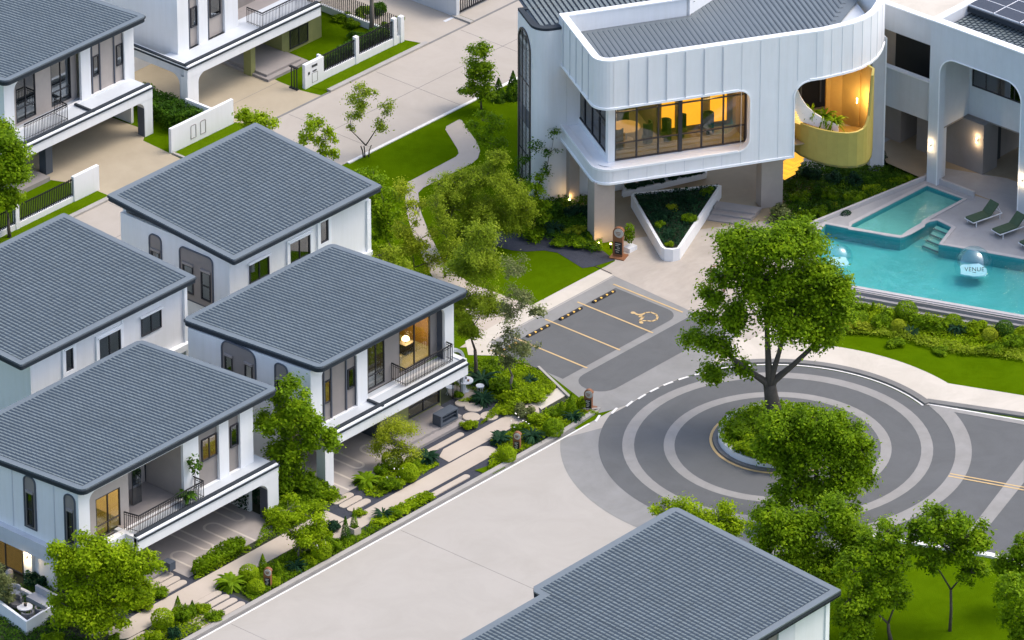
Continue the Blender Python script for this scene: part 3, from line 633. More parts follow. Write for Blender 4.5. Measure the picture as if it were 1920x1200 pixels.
beam_slab(hF, -6.5, 4.62, 47.4, 49.5)
a = P(118,222,zf+.03)[:2]
rail_part(hF, [(q['b']-.3, 47.95), (a[0], 47.95), (a[0], 48.9)], zf+.03)
MB().box(FX(157,180,48.2), 47.5, zf+.04, FX(157,180,48.2)+.14, yw, zf+.13).build('floor_kerb', 'slate', hF)
x1 = 4.62; x0 = x1-.62
MB().prism([(x0, 0), (x1, 0), (x1, 2.2), (x0-.6, 2.2)]+[(x0-.6+.6*math.sin(t), 1.65+.5*math.cos(t)) for t in [i*math.pi/12 for i in range(1, 7)]], 47.42, 47.95, 'y').build('column', 'white', hF)
MB().box(x0-.03, 47.45, 0, x0-.002, 47.92, 1.7).build('column_lining', 'reveal', hF)
MB().box(FX(91,300,48.5)-.5, 48.2, 0, FX(91,300,48.5), 48.7, 2.3).box(-6, 53.0, 0, 4.4, 53.2, 2.4).build('inner_column', 'bluebox', hF)
MB().box(-7, 47.6, 0, -3.1, 49.6, .25).build('terrace_step', 'stepc', hF)
window_y(hF, 49.5, -6.2, -3.6, .3, 2.2, nv=2, nh=0, name='glazed_door')

# ------------------------------------------------------------------ house G: top, long balcony over the double carport
hG = thing('house', 'white house with olive ground floor and corner arches at the top edge', 'house', (14, 52, 0), 'houses of the estate')
yw = 48.95
q = {k: FX(v, 60, yw) for k, v in dict(a=333, b=354, c=373, d=390, e=422, f=447).items()}
MB().prism(rect(q['a'], 2.4, 24, 6.2), yw, yw+.16, 'y', [rect(q['b'], zf+.1, q['c'], 6), rect(q['d'], zf+.1, q['e'], 6), rect(q['f'], zf+.02, 21.5, 6)]).box(q['a'], yw+.16, 2.4, q['a']+.18, 57, 6.2).box(q['a']+.2, 52, 6.2, 24, 57, 6.3).build('wall', 'white', hG)
MB().box(q['b']-.03, yw+.17, zf, q['e']+.03, yw+.3, 6).build('infill_panel', 'taupe2', hG)
l = MB()
for px in (354.5, 372, 390.5, 421): x = FX(px, 40, yw+.1); MB().box(x-.035, yw+.06, zf+.1, x+.035, yw+.18, 6).build('panel_rib', 'reveal', hG)
window_y(hG, yw+.12, *FR((357,16), (370,47), yw+.12), nv=0, pane='windim')
rr = FR((393,-20), (414,25), yw+.12); window_y(hG, yw+.12, *rr, nv=0, pane='windim')
MB().box(q['f']-.3, 50.6, zf, 22, 50.7, 6).build('balcony_wall', 'taupe', hG)
MB().box(q['f']-.05, 47.9, zf-.02, 22, 50.6, zf+.012).build('balcony_floor', 'stepc', hG)
beam_slab(hG, 7.35, 17.95, 47.4, 49.5, 2.25, 2.9)
a = P(452,38,zf+.1)[:2]; b_ = P(484,48,zf+.1)[:2]
rail_part(hG, [(a[0], 48.9), (a[0], 47.75), (17.8, 47.75), (17.8, 49)], zf+.08)
# arched beam along the left side of the carport
bx = 7.35
MB().prism(rect(47.92, -.05, 52.6, 2.9), bx, bx+.3, 'x', [rrect(48.0, 0., 51.9, 2.3, .6, 6, (0, 0, 1, 1))]).build('carport_arch', 'offwhite', hG)
MB().box(bx-.06, 47.35, 2.77, bx, 52.6, 2.85).box(bx-.03, 47.5, 2.94, bx+.15, 52.6, 3.01).build('dark_coping', 'slate', hG)
MB().box(bx-.02, 47.45, 2.88, bx+.3, 52.6, 2.945).build('white_coping', 'trim', hG)
x0 = bx+.32; x1 = bx+.85
MB().prism([(bx, 0), (x1, 0)]+[(x1+.6-.6*math.cos(t), 1.75+.5*math.sin(t)) for t in [i*math.pi/12 for i in range(7)]]+[(bx, 2.25)], 47.42, 47.915, 'y').build('column', 'white', hG)
MB().box(x1+.002, 47.45, 0, x1+.03, 47.87, 1.75).box(bx+.02, 48.0, 0, bx+.28, 48.03, 1.75).build('column_lining', 'reveal', hG)
MB().box(bx+.35, 53.4, 0, 12.5, 53.6, 2.3).box(bx, 52.6, 0, bx+.3, 57, 2.6).build('carport_wall', 'offwhite', hG)
c1 = FX(478, 120, 47.9)
MB().box(c1, 48.2, 0, c1+.35, 48.75, 2.3).build('ground_floor_column', 'olive', hG); MB().box(c1+1.2, 50.8, 0, 18, 51, 2.3).build('ground_floor_wall', 'olive', hG)
x5, x6 = FX(529, 100, 48.7), FX(603, 70, 48.7)
MB().box(x5, 48.7, 0, x6, 48.9, 2.3).box(x6-.2, 48.9, 0, x6, 56, 2.3).box(x5, 48.9, 0, x5+.2, 50.8, 2.3).build('ground_floor_wall', 'olive', hG)
window_y(hG, 48.68, *FR((543,58), (578,76), 48.68), nv=1)
MB().box(FX(483,140,47.8), 47.0, 0, x5+.3, 50.8, .16).box(FX(483,140,47.8)+.2, 47.3, .16, x5, 50.8, .3).build('entrance_step', 'stepc', hG)

# ------------------------------------------------------------------ houses A and C (seen from behind) and H across the road
def back_house(label, x0, x1, yr, yf, zr, zf_, wx0, wx1, wy, wins, arches, loc):
    h = thing('house', label, 'house', loc, 'houses of the estate')
    tile_roof(h, x0, x1, yf, yr, zf_, zr, corner=.12)
    MB().box(wx0, wy, 0, wx1, wy+.2, zr-.2).box(wx0, wy+.2, 0, wx0+.2, yf-.6, zr-.22).box(wx1-.2, wy+.2, 0, wx1, yf-.6, zr-.22).box(wx0+.2, yf-.8, 0, wx1-.2, yf-.6, zf_-.5).build('wall', 'white', h)
    for (l_, r_, n, sur) in wins:
        a_, b_, c_, d_ = FR(l_, r_, wy-.04)
        if sur: MB().prism(rect(a_-.22, c_-.6, b_+.22, d_+.22), wy-.10, wy-.001, 'y', [rect(a_-.01, c_-.01, b_+.01, d_+.01)]).build('window_surround', 'trim', h)
        window_y(h, wy-.04, a_, b_, c_, d_, nv=n, pane='dark')
        MB().box(a_-.12, wy-.16, d_+.03, b_+.06, wy-.05, d_+.12).build('window_hood', 'trim', h)
    return h
hA = back_house('grey tiled white house between the upper road and the house with the lit bedroom', -12.26, -1.24, 25.37, 34.2, 6.5, 7.2, -11.95, -1.55, 26.0,
    [((468,496.5), (505,515), 1, False), ((543,457), (581,477), 1, True), ((600,417), (615,450), 0, True)], [], (-7, 30, 0))
xw = -11.95
for (L_, R_, k) in (((279,420), (304,470), 1), ((336,448), (401,540), 2)):
    ya, yb_, _, _ = FRX(L_, R_, xw)
    ws = [(ya+.16, yb_-.16, 3.3, 4.9, 'windim')] if k == 1 else [(ya+.2, ya+.85, 3.3, 4.9, 'dark'), (yb_-.95, yb_-.25, 3.3, 4.9, 'windim')]
    arched_panel_x(hA, xw, ya, yb_, 2.9, 5.85, .33, ws)
MB().box(-1.78, 25.9, 0, -1.5, 26.0, 5.6).box(-4.6, 25.93, 0, -4.52, 26.0, 6.2).box(-3.2, 25.8, 2.4, -1.5, 25.999, 2.7).build('downpipe', 'trim', hA)
hC = back_house('grey tiled white house at the left edge behind the front left house', -27.2, -14.80, 25.55, 34.8, 6.5, 6.95, -26.0, -15.1, 26.15,
    [((122,657), (137,690), 0, True), ((185,636), (226,657), 1, True), ((265,597), (303,613), 1, False)], [], (-21, 30, 0))
MB().box(-15.2, 26.02, 0, -15.0, 26.15, 6.1).box(-19.6, 26.08, 0, -19.52, 26.15, 6.1).box(-18.2, 25.85, 2.4, -15, 26.15, 2.75).build('downpipe', 'trim', hC)
MB().box(-14.9, 26.6, 0, -12.1, 26.8, 2.6).build('link_wall', 'offwhite', hC)
# H: only roof and one wall in view
hH = thing('house', 'grey tiled house across the road at the bottom edge, seen mostly as roof', 'house', (-22, -14, 0), 'houses of the estate')
hx1 = -17.69; y0 = -18.26; y1 = -8.2
pa = P(985, 1103, 7.15); pb = P(1012, 1117, 7.1)
nx = pa[0]; ny = pb[1]
outl = [(-34, y0), (hx1, y0), (hx1, y1-.3)]+[(hx1-.35+.35*math.cos(t), y1-.35+.35*math.sin(t)) for t in (0.5, 1.0)]+[(hx1-.35, y1), (nx+.3, y1), (nx, y1-.3), (nx, ny), (-34, ny)]
notch_bands = [(nx+.36+.02, hx1-.36, y0+.36, y1-.36), (-33.6, nx+.355, y0+.36, ny-.36)]
tile_roof(hH, -34, hx1, y0, y1, 6.5, 7.2, notch=outl, corner=.3)
MB().box(-33.6, y0+.5, 0, hx1-.3, y0+.7, 6.2).box(hx1-.5, y0+.7, 0, hx1-.3, y1-.6, 6.3).build('wall', 'white', hH)
a_ = FX(1487, 1150, y0+.45)
MB().box(-33, y0+.38, 0, a_, y0+.5, 6.1).build('wall_recess', 'taupe', hH)
MB().box(a_-1.2, y0+.3, 0, a_-.0, y0+.5, 6.1).build('pale_pier', 'offwhite', hH)  # pier in pale render, greyer than the white wall
MB().box(hx1-.55, y0+.42, 0, hx1-.28, y0+.5, 6.15).build('corner_trim', 'trim', hH)
# ================================================================== clubhouse
def Zat(x, y, row):
    lo, hi = -5., 40.
    for _ in range(40):
        m_ = (lo+hi)/2; d = (x-O_[0], y-O_[1], m_-O_[2])
        yy = d[0]*sp+d[1]*cp; f = yy*ca-d[2]*sa; u = yy*sa+d[2]*ca
        if PPY-F_*u/f > row: lo = m_
        else: hi = m_
    return lo
C0 = Vector((10.35, 20.85)); ANG = math.radians(-30.4)
e1 = Vector((math.cos(ANG), math.sin(ANG))); e2 = Vector((-e1.y, e1.x))
def W(s, d): v = C0+e1*s+e2*d; return (v.x, v.y)
def xf(mb, o=None):
    o = o or C0
    mb.v = [(o[0]+e1.x*a+e2.x*b, o[1]+e1.y*a+e2.y*b, c) for a, b, c in mb.v]; return mb
def PD(px, py, d):
    r = ray(px, py); n_ = (O_[0]-C0.x)*e2.x+(O_[1]-C0.y)*e2.y; return _pt(r, (d-n_)/(r[0]*e2.x+r[1]*e2.y))
def S_of(px): return (px-1115)/34.2+.2
club = thing('clubhouse', 'white two storey clubhouse with a raised curved facade over beige piers', 'clubhouse', (18, 22, 0))
ZT, ZM, ZL, ZB = 10.6, 7.85, 4.35, 3.5
def arcp(cx, cy, r, a0, a1, n=8): return [(cx+r*math.cos(math.radians(a0+(a1-a0)*i/n)), cy+r*math.sin(math.radians(a0+(a1-a0)*i/n))) for i in range(n+1)]
sW = S_of(1397); sE = S_of(1481); sC = S_of(1535)
poly = [(.9, ZB), (sE, ZB)]+arcp(sE+.85, ZM-.85, .85, 180, 90)+[(sC, ZM), (sC, ZT), (.9, ZT), (.9, ZM)]+arcp(sW-.65, ZM-.65, .65, 90, 0)+arcp(sW-.65, ZL+.65, .65, 0, -90)+[(.9, ZL)]
xf(MB().prism(poly, 0, .4, 'y')).build('facade', 'white', club)
DL = 6.2                                  # depth of the left face
cpath = [W(0, DL)]+[W(0, .9-0)]+[W(.9-.9*math.cos(t), .9-.9*math.sin(t)) for t in [i*math.pi/16 for i in range(1, 9)]]
cpath = cpath+[W(.93, 0)]
cpath = [p for i, p in enumerate(cpath) if i == 0 or (Vector(p)-Vector(cpath[i-1])).length > .02]
MB().strip(cpath, ZM, ZT, .35).build('upper_corner_facade', 'white', club); MB().strip(cpath, ZB, ZL, .35).build('lower_corner_facade', 'white', club)
cur = [W(sC, 0)]+[P(x, y, ZT)[:2] for x, y in [(1560,55.5),(1580,51),(1600,46),(1618,39.5),(1634,31),(1646,21),(1655,8),(1660,-6)]]
cur += [(Vector(cur[-1])+e2*1.2-e1*.05)[:], (Vector(cur[-1])+e2*6-e1*.6)[:]]
MB().strip(cur, ZM, ZT, .35).build('curved_facade', 'white', club)
tp = [W(0, DL)]+cpath[1:-1]+[W(1.2, 0)]+cur
MB().strip([(p[0], p[1]) for p in tp], ZT, ZT+.07, .38).build('coping', 'trim', club)
def lip(path, z, name='white_lip', h=.12, t=.10): return MB().strip(path, z-h/2, z+h/2, -t*.6).build(name, 'trim', club)
lip(cpath+[W(sW-.65, 0)], ZM+.05); lip(cpath+[W(sW-.65, 0)], ZL); lip(cpath+[W(sE, 0)], ZB+.06); lip([W(sE+.85, 0)]+cur, ZM+.06)
xf(MB().prism([(.9, ZM+.06)]+arcp(sW-.65, ZM-.65, .71, 90, 0)+arcp(sW-.65, ZL+.65, .71, 0, -90)+arcp(sW-.65, ZL+.65, .64, -90, 0)+arcp(sW-.65, ZM-.65, .64, 0, 90)+[(.9, ZM-.01)], -.05, -.002, 'y')).build('window_lip', 'trim', club)
xf(MB().prism([(sE-.02, ZB)]+[(sE-.02, ZM-.85)]+arcp(sE+.85, ZM-.85, .9, 180, 90)+arcp(sE+.85, ZM-.85, .83, 90, 180)+[(sE+.05, ZB)], -.05, -.002, 'y')).build('opening_lip', 'trim', club)
def bit(n_, *c): xf(MB().box(*c)).build(n_, 'offwhite', club)
for k in range(16):
    s = 1.75+k*1.035
    if s > sC-.1: break
    if s < 7.2: bit('panel_rib', s-.025, -.05, ZM+.12, s+.025, .01, ZT-.01)
    else: bit('panel_seam', s-.012, -.012, ZM+.12, s+.012, .01, ZT-.01)
    if s < sW-.7: bit('panel_seam', s-.01, -.012, ZB+.12, s+.01, .01, ZL-.08)
    elif s < sE: bit('panel_seam', s-.01, -.012, ZB+.12, s+.01, .01, ZM+.12)
for d in (1.3, 2.3, 3.3, 4.3, 5.4): bit('panel_rib', -.05, d, ZM+.12, .01, d+.05, ZT-.01)
cs = MB()
for p in cur[1:-2]:
    cs.tube([(p[0], p[1], ZM+.1), (p[0], p[1], ZT)], .014, 4)
cs.build('curved_seam', 'offwhite', club)
# slab under the raised floor, recessed glazing and the room behind it
foot = [W(.35, DL), W(.35, 1.0), W(1.0, .38), W(sE-.02, .38), W(sE-.02, DL+3), W(6, DL+4)]
sl_ = MB().prism(foot, ZB+.02, ZL-.06); sl_.build('raised_slab', 'trim', club)
G0 = .95
fr = MB(); fr.box(G0, G0, ZL-.06, G0+.38, G0+.38, ZM+.2); xf(fr).build('corner_post', 'white', club)
gf = MB(); gl = MB(); s0, s1 = G0+.40, sW+.1
gz0, gz1 = ZL-.02, ZM+.25
n = 6
for k in range(n+1):
    s = s0+(s1-s0)*k/n; gf.box(s-.035, G0+.03, gz0, s+.035, G0+.15, gz1)
for z in (gz0, gz0+.95, gz0+2.75): gf.box(s0, G0+.04, z, s1, G0+.14, z+.06)
gf.box(s0+(s1-s0)*.5-.1, G0+.0, gz0, s0+(s1-s0)*.5+.1, G0+.16, gz1)
gfo = xf(gf).build('window', 'frame', club)
xf(gl.box(s0, G0+.08, gz0, s1, G0+.10, gz1)).build('glass', 'glassc', gfo)
gf = MB()
for k in range(5):
    d = G0+.4+(DL-G0-.5)*k/4; gf.box(G0+.03, d-.035, gz0+.3, G0+.15, d+.035, gz1)
for z in (gz0+.3, gz0+2.0): gf.box(G0+.04, G0+.4, z, G0+.14, DL-.1, z+.06)
gfo = xf(gf).build('window', 'frame', club)
xf(MB().box(G0+.08, G0+.4, gz0+.3, G0+.10, DL-.1, gz1)).build('glass', 'glass', gfo)
xf(MB().box(G0+.02, G0+.38, ZL-.06, G0+.16, DL, gz0+.3)).build('sill_wall', 'white', club)
rm = MB().box(G0+.2, 6.3, ZL, s0+3.1, 6.4, ZM+.9).box(s0+3.0, 3.1, ZL, s1+.05, 3.2, ZM+.9).box(s0+3.0, 3.2, ZL, s0+3.1, 6.3, ZM+.9).box(s1+.05, G0, ZL, s1+.15, 6.3, ZM+.9); xf(rm).build('room_wall', 'taupe', club)
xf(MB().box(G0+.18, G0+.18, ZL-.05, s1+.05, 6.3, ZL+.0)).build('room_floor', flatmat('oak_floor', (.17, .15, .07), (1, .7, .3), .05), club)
xf(MB().box(.4, .42, ZM+.9, s1+.3, 6.4, ZM+.98)).build('room_ceiling', 'offwhite', club)
am = MB()
for a, b, h in ((.5, 1.1, 1.6), (1.4, 1.9, 1.9), (3.3, 4.0, 2.5), (4.45, 5.55, 2.75), (6.0, 6.9, 2.7)):
    am.prism([(s0+a, ZL+.35), (s0+b, ZL+.35), (s0+b, ZL+h-.6)]+arcp(s0+(a+b)/2, ZL+h-.6, (b-a)/2, 0, 180, 8)[1:], 3.0 if a > 3 else 6.2, 3.09 if a > 3 else 6.28, 'y')
amo = xf(am).build('backlit_arch', 'amberlit', club)
pl = bpy.data.lights.new('room_light', 'POINT'); pl.energy = 95; pl.color = (1, .62, .22); pl.shadow_soft_size = .3
for s_, d_ in ((3.0, 3.8), (7, 2.2)):
    lo = bpy.data.objects.new('lamp_light', pl); COL.objects.link(lo); lo.location = (*W(s_, d_), ZM+.1)
    lo.parent = club; lo.matrix_parent_inverse = Matrix.Translation(-club.location)
def round_table(name, label, x, y, z, r, h, m, cat='table'):
    t = thing(name, label, cat, (x, y, z))
    MB().lathe([(0, h), (r, h), (r, h-.05), (0, h-.05)], (x, y, z), 20).build('table_top', m, t)
    MB().lathe([(.05, h-.05), (.05, .05), (r*.5, .03), (r*.5, 0)], (x, y, z), 14).build('pedestal', 'metalw', t); return t
def tub_chair(label, x, y, z, a, m='cushion', grp=None, h=.95):
    t = thing('armchair', label, 'chair', (x, y, z), grp)
    c_ = [(x+.32*math.cos(a+u), y+.32*math.sin(a+u)) for u in [math.radians(v) for v in range(-100, 101, 20)]]
    MB().strip(c_, z+.1, z+h, .08).build('backrest', m, t); MB().lathe([(0, .45), (.27, .45), (.28, .3), (.1, .28), (.1, 0)], (x, y, z), 12).build('seat', m, t); return t
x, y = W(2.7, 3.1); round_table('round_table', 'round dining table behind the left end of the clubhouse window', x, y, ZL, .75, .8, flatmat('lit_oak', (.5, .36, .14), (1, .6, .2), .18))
for (s_, d_, a_, lb) in ((1.9, 2.2, 4.1, 'dark green chair at the left end of the clubhouse window'), (3.6, 2.4, 5.4, 'dark green chair right of the round dining table in the clubhouse window'), (2.9, 4.2, 1.2, 'dark green chair behind the round dining table in the clubhouse'), (4.6, 2.3, .2, 'high backed green chair at the middle mullion of the clubhouse window'), (5.6, 2.5, 2.2, 'dark chair silhouetted before the middle amber panel of the clubhouse'), (7.0, 2.4, 1.0, 'dark chair silhouetted before the right amber panel of the clubhouse')):
    x, y = W(s_, d_); tub_chair(lb, x, y, ZL, a_+ANG, h=1.25)
# the roof inside the parapet
rear = [W(.35, DL-.35), W(7.4, DL-.35)]
MB().strip([W(7.0, DL+.1), W(0, DL)][::-1], ZM, ZT, -.35).strip([W(7.0, DL), (W(7.0, DL)[0]+9, W(7.0, DL)[1]+.8)], 8, ZT, -.3).build('rear_parapet', 'white', club)
MB().strip([W(0, DL), W(7.0, DL), (W(7.0, DL)[0]+9, W(7.0, DL)[1]+.8)], ZT+.003, ZT+.077, -.36).build('rear_coping', 'trim', club)
zr = lambda d: 9.35+.045*d
rfm = MB(); rl = MB(); tr_ = MB()
rfm.add([(*W(.35, .3), zr(0)), (*W(sC-.2, .3), zr(0)), (*W(sC+3.8, 5), zr(5)), (*W(sC+1, 16), zr(16)), (*W(7.3, 16), zr(16)), (*W(7.3, DL-.3), zr(DL)), (*W(.35, DL-.3), zr(DL))], [(0, 1, 2, 3, 4, 5, 6)])
ro = rfm.build('roof', 'flash', club)
s = .45
while s < sC+2.8:
    d0 = .40 if s < sC-.3 else .4+(s-sC+.3)*1.45
    d1 = DL-.45 if s < 7.2 else 15
    rl.add([(*W(s, d0), zr(d0)+.012), (*W(s+.045, d0), zr(d0)+.012), (*W(s+.045, d1), zr(d1)+.012), (*W(s, d1), zr(d1)+.012)], [(0, 1, 2, 3)])
    tr_.add([(*W(s+.08, d0), zr(d0)+.004), (*W(s+.12, d0), zr(d0)+.022), (*W(s+.25, d0), zr(d0)+.022), (*W(s+.28, d0), zr(d0)+.004), (*W(s+.08, d1), zr(d1)+.004), (*W(s+.12, d1), zr(d1)+.022), (*W(s+.25, d1), zr(d1)+.022), (*W(s+.28, d1), zr(d1)+.004)], [(0, 1, 5, 4), (1, 2, 6, 5), (2, 3, 7, 6), (0, 3, 2, 1)])
    s += .29
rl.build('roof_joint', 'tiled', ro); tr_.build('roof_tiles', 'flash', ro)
MB().prism([W(sC, .4), *[(p[0]+.3*-0, p[1]+.36) for p in cur[1:6]], (26.2, 15.9), (26.9, 17), W(sC+3.8, 5.2)], 9.2, 9.42).build('flat_roof', 'floorw', ro)
# rear left block with the tall arched window
Lc = Vector(P(1003, 381)[:2]); LZ = Zat(Lc.x, Lc.y, 62)
lp_ = [(Lc+e2*2.9+e1*2)[:], (Lc+e2*2.9)[:]]+[(Lc+e1*(.9-.9*math.cos(t))+e2*(.9-.9*math.sin(t)))[:] for t in [i*math.pi/16 for i in range(0, 9)]]+[(Lc+e1*1.75)[:]]
MB().strip(lp_, 0, LZ-.02, .3).build('rear_block', 'white', club)
MB().strip([(Lc+e1*1.76)[:], (Lc+e1*5.0)[:]], 0, ZM, .3).build('rear_block_front', 'white', club)
MB().strip(lp_[:-1]+[(Lc+e1*1.5)[:]], LZ, LZ+.14, .36).build('rear_block_rim', 'slate', club)
tl = MB(); zz = lambda a: LZ+.02+.05*a
def LT(a, b): v = Lc+e1*a+e2*b; return v.x, v.y
tl.add([(*LT(.35, .4), LZ), (*LT(9, .4), LZ+.3), (*LT(9, 9), LZ+.6), (*LT(.35, 9), LZ+.3)], [(0, 1, 2, 3)], 1)
for i in range(30):
    for j in range(28):
        a = .5+i*.28; b = .5+j*.3+(.15 if i % 2 else 0); g = LZ+.035*a+.035*b+.03
        q_ = [LT(a, b), LT(a+.17, b), LT(a+.17, b+.25), LT(a, b+.25)]
        tl.add([(*q_[0], g), (*q_[1], g), (*q_[2], g+.03), (*q_[3], g+.03), (*q_[0], g-.06), (*q_[1], g-.06)], [(0, 1, 2, 3), (0, 4, 5, 1)], 0)
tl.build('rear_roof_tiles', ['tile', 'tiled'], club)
MB().add([(*LT(1.2, 3.6), LZ-.2), (*LT(9, 7.5), LZ-.2), (*LT(9, 7.5), LZ+1.8), (*LT(1.2, 3.6), LZ+1.6)], [(0, 1, 2, 3)]).strip([LT(1.2, 3.6), LT(9, 7.6)], LZ, LZ+1.3, .3).build('upper_parapet', 'white', club)
aw = MB(); o_ = rrect(.75, .3, 2.75, LZ-.55, .95, 7, (0, 0, 1, 1)); i_ = rrect(.85, .3, 2.62, LZ-.65, .86, 7, (0, 0, 1, 1))
aw.prism(o_, -.06, .04, 'x', [i_]); awo = xf(aw, Lc).build('arched_window', 'frame', club)
xf(MB().prism(i_, .0, .03, 'x'), Lc).build('pane', 'black', awo)
xf(MB().box(-.012, .85, 3.9, -.002, 2.62, 4.9), Lc).build('spandrel_panel', 'reveal', awo)
mu = MB()
for z in (2.2, 6.4): mu.box(-.04, .85, z, -.003, 2.6, z+.05)
for u in (1.45, 2.05): mu.box(-.04, u, .3, -.003, u+.05, LZ-.75)
xf(mu, Lc).build('mullion', 'frame', awo)
# piers
def pier(px, py, w_, t_, m, z1=ZB+.02, flare=0, push=0):
    o = Vector(P(px, py)[:2]); dd_ = (o-C0).dot(e2); o = o+e2*(max(0, push-dd_)); b = MB().box(0, 0, 0, w_, t_, z1)
    if flare: b.prism([(w_, z1), (w_+flare, z1)]+[(w_+flare-flare*math.sin(u), z1-flare*(1-math.cos(u))*1.2) for u in [i*math.pi/12 for i in range(1, 7)]], .02, t_-.02, 'y')
    return xf(b, o).build('pier', m, club)
pier(1129, 478, 1.12, 1.1, 'beige', ZB+.05, flare=.35, push=.30)
p2 = Vector(P(1467, 386)[:2])-e1*1.2; xf(MB().box(0, 0, 0, 1.2, .8, ZB+.02).prism([(0, ZB), (-.35, ZB)]+[(-.35+.35*math.sin(u), ZB-.4*(1-math.cos(u))) for u in [i*math.pi/12 for i in range(1, 7)]], .02, .7, 'y'), p2).build('pier', 'beige', club)
pier(1068, 381, .55, .6, 'beige', ZB+.3)
A_c = Vector(P(1655, 321)[:2]); xf(MB().box(-.74, 0, 0, 0, .4, ZM+.1), A_c).build('white_column', 'offwhite', club)
xf(MB().box(-.03, -.03, 0, .05, .02, ZM+.05), A_c).build('column_edge', 'trim', club)
# ground floor walls behind the piers
g0 = Vector(P(1084, 356)[:2])
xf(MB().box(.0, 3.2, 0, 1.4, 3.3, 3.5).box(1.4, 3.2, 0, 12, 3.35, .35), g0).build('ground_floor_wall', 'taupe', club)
xf(MB().box(-.1, .9, .7, 1.2, .96, 2.6), g0).build('lit_window', 'amberlit', club)
mu = MB(); mu.box(-.15, .84, .62, 1.25, .9, .72); mu.box(-.1, .84, 1.75, 1.2, .9, 1.81); mu.box(.45, .84, .7, .5, .9, 2.6); xf(mu, g0).build('lit_window_frame', 'frame', club)
xf(MB().box(-.3, 1.0, 0, 3.0, 1.1, 3.5), g0).build('inner_wall', 'dark', club)
# planters
def planter(name, label, pts, h, t=-.16, soil=True):
    pth = [P(x, y, h)[:2] for x, y in pts]
    area = sum(a[0]*b[1]-a[1]*b[0] for a, b in zip(pth, pth[1:]+pth[:1]))
    o = MB().strip(pth, 0, h, abs(t)*(1 if area > 0 else -1), True).build(name, 'white'); tag(o, label, 'planter')
    s_ = sheet('planter_soil', pth, h-.12, 'earth'); return o
planter('planter', 'white triangular planter wall on the paving in front of the clubhouse', [(1183,366),(1188,361),(1345,346),(1353,348),(1275,465),(1262,468),(1246,467),(1239,462)], .72)
planter('planter', 'long narrow planter with dark hedge under the clubhouse overhang', [(1168,360),(1168,352),(1312,316),(1326,318),(1325,324)], .35)
st = MB()
for k, (a, b, c_, d_) in enumerate([((1326,414),(1398,425),(1424,402),(1345,384)), ((1333,402),(1408,413),(1426,398),(1345,384)), ((1338,392),(1416,403),(1430,392),(1345,380))]):
    st.prism([P(*q_, .1*k)[:2] for q_ in (a, b, c_, d_)], -.02 if k == 0 else .1*k-.01, .1*(k+1))
tag(st.build('stair', 'stepc'), 'low stone steps beside the triangular planter', 'steps', kind=None)
# drum shaped balcony
dz = 3.15
dr = [(1478,272,222),(1488,283,226),(1500,292,231.5),(1515,299,237),(1532,305.5,242),(1550,310.5,246),(1570,314,249),(1590,315.5,250),(1606,314.5,247.5),(1618,311,241.5),(1624,308,234)]
path = [P(x, y, dz)[:2] for x, y, _ in dr]; tops = [Zat(p[0], p[1], r_[2]) for p, r_ in zip(path, dr)]
path += [P(1629,303,dz)[:2], P(1634,294,dz)[:2], P(1636,280,dz)[:2]]; tops += [tops[-1]+.35, 7.9, 7.9]
path += [(path[-1][0]+.3, path[-1][1]+1.0)]; tops += [7.9]
db = MB().strip(path, [dz]*len(path), tops, .12)
drum = db.build('drum_balcony', 'drumm', club)
inner = []
for i, p in enumerate(path):
    a = Vector(path[max(i-1, 0)]); b = Vector(path[min(i+1, len(path)-1)]); d = (b-a).normalized(); inner.append((p[0]-d.y*.13, p[1]+d.x*.13))
MB().strip(inner, [dz+.3]*len(inner), [t-.02 for t in tops], .02).build('drum_lining', 'mustard', club)
MB().prism(path+[(path[0][0]+3, path[0][1]+2.5)], dz, dz+.12).build('drum_soffit', 'olive', club)
MB().prism(inner+[(path[-1][0]-1.8, path[-1][1]+2), (path[0][0]+3, path[0][1]+2.5)], 4.0, 4.1).build('drum_floor', 'mustard', club)
e_ = path[-1]
MB().strip([(e_[0]-.1, e_[1]), (e_[0]-.1, e_[1]+1.2), (e_[0]-.45, e_[1]+1.8), (e_[0]-.7, e_[1]+1.95)], 3.4, 8.2, .15).build('stair_drum_wall', 'mustard', club)
xf(MB().box(sE-1.0, .45, 3.95, sE+4.4, 4.2, 4.0)).build('lobby_floor', 'terr', club)
xf(MB().box(sE-1.0, 4.2, 3.9, sE+4.6, 4.3, 8.6)).build('lobby_glazing', 'black', club)
xf(MB().box(sE-1.0, 1.2, ZL-.2, sE-.9, 4.2, 8.6)).build('lobby_wall', 'taupe', club)
mu = MB()
for s_ in (sE+.8, sE+1.9, sE+3.0): mu.box(s_, 4.1, ZL, s_+.07, 4.2, 8.5)
xf(mu).build('lobby_mullion', 'reveal', club)
xf(MB().prism([(sE-.9, .4), (sE+3.2, .5), (sE+4.2, 2.2), (sE+4.2, 5), (sE-.9, 5)], ZM+.62, ZM+.72)).build('lobby_ceiling', 'offwhite', club)
bl_ = [(1486,222,150,6.2),(1493,226,166,5.9),(1501,229,184,5.6),(1512,233,200,5.35),(1526,238,212,5.1),(1542,243,222,4.9),(1557,247,230,4.75),(1571,250,236,4.65)]
dE = (Vector(P(1571, 250, 4.6)[:2])-C0).dot(e2)
pd_ = [PD(x, y, 1.0+(dE-1.0)*(i/7)**1.6) for i, (x, y, _, z) in enumerate(bl_)]; pth = [p[:2] for p in pd_]
MB().strip(pth, [p[2]+.05 for p in pd_], [Zat(p[0], p[1], b[2]) for p, b in zip(pth, bl_)], .12).build('stair_balustrade', 'trim', club)
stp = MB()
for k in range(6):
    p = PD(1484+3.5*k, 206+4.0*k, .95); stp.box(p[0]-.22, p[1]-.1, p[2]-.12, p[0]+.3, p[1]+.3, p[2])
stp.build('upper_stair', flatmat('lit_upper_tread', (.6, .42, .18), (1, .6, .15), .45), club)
stp = MB()
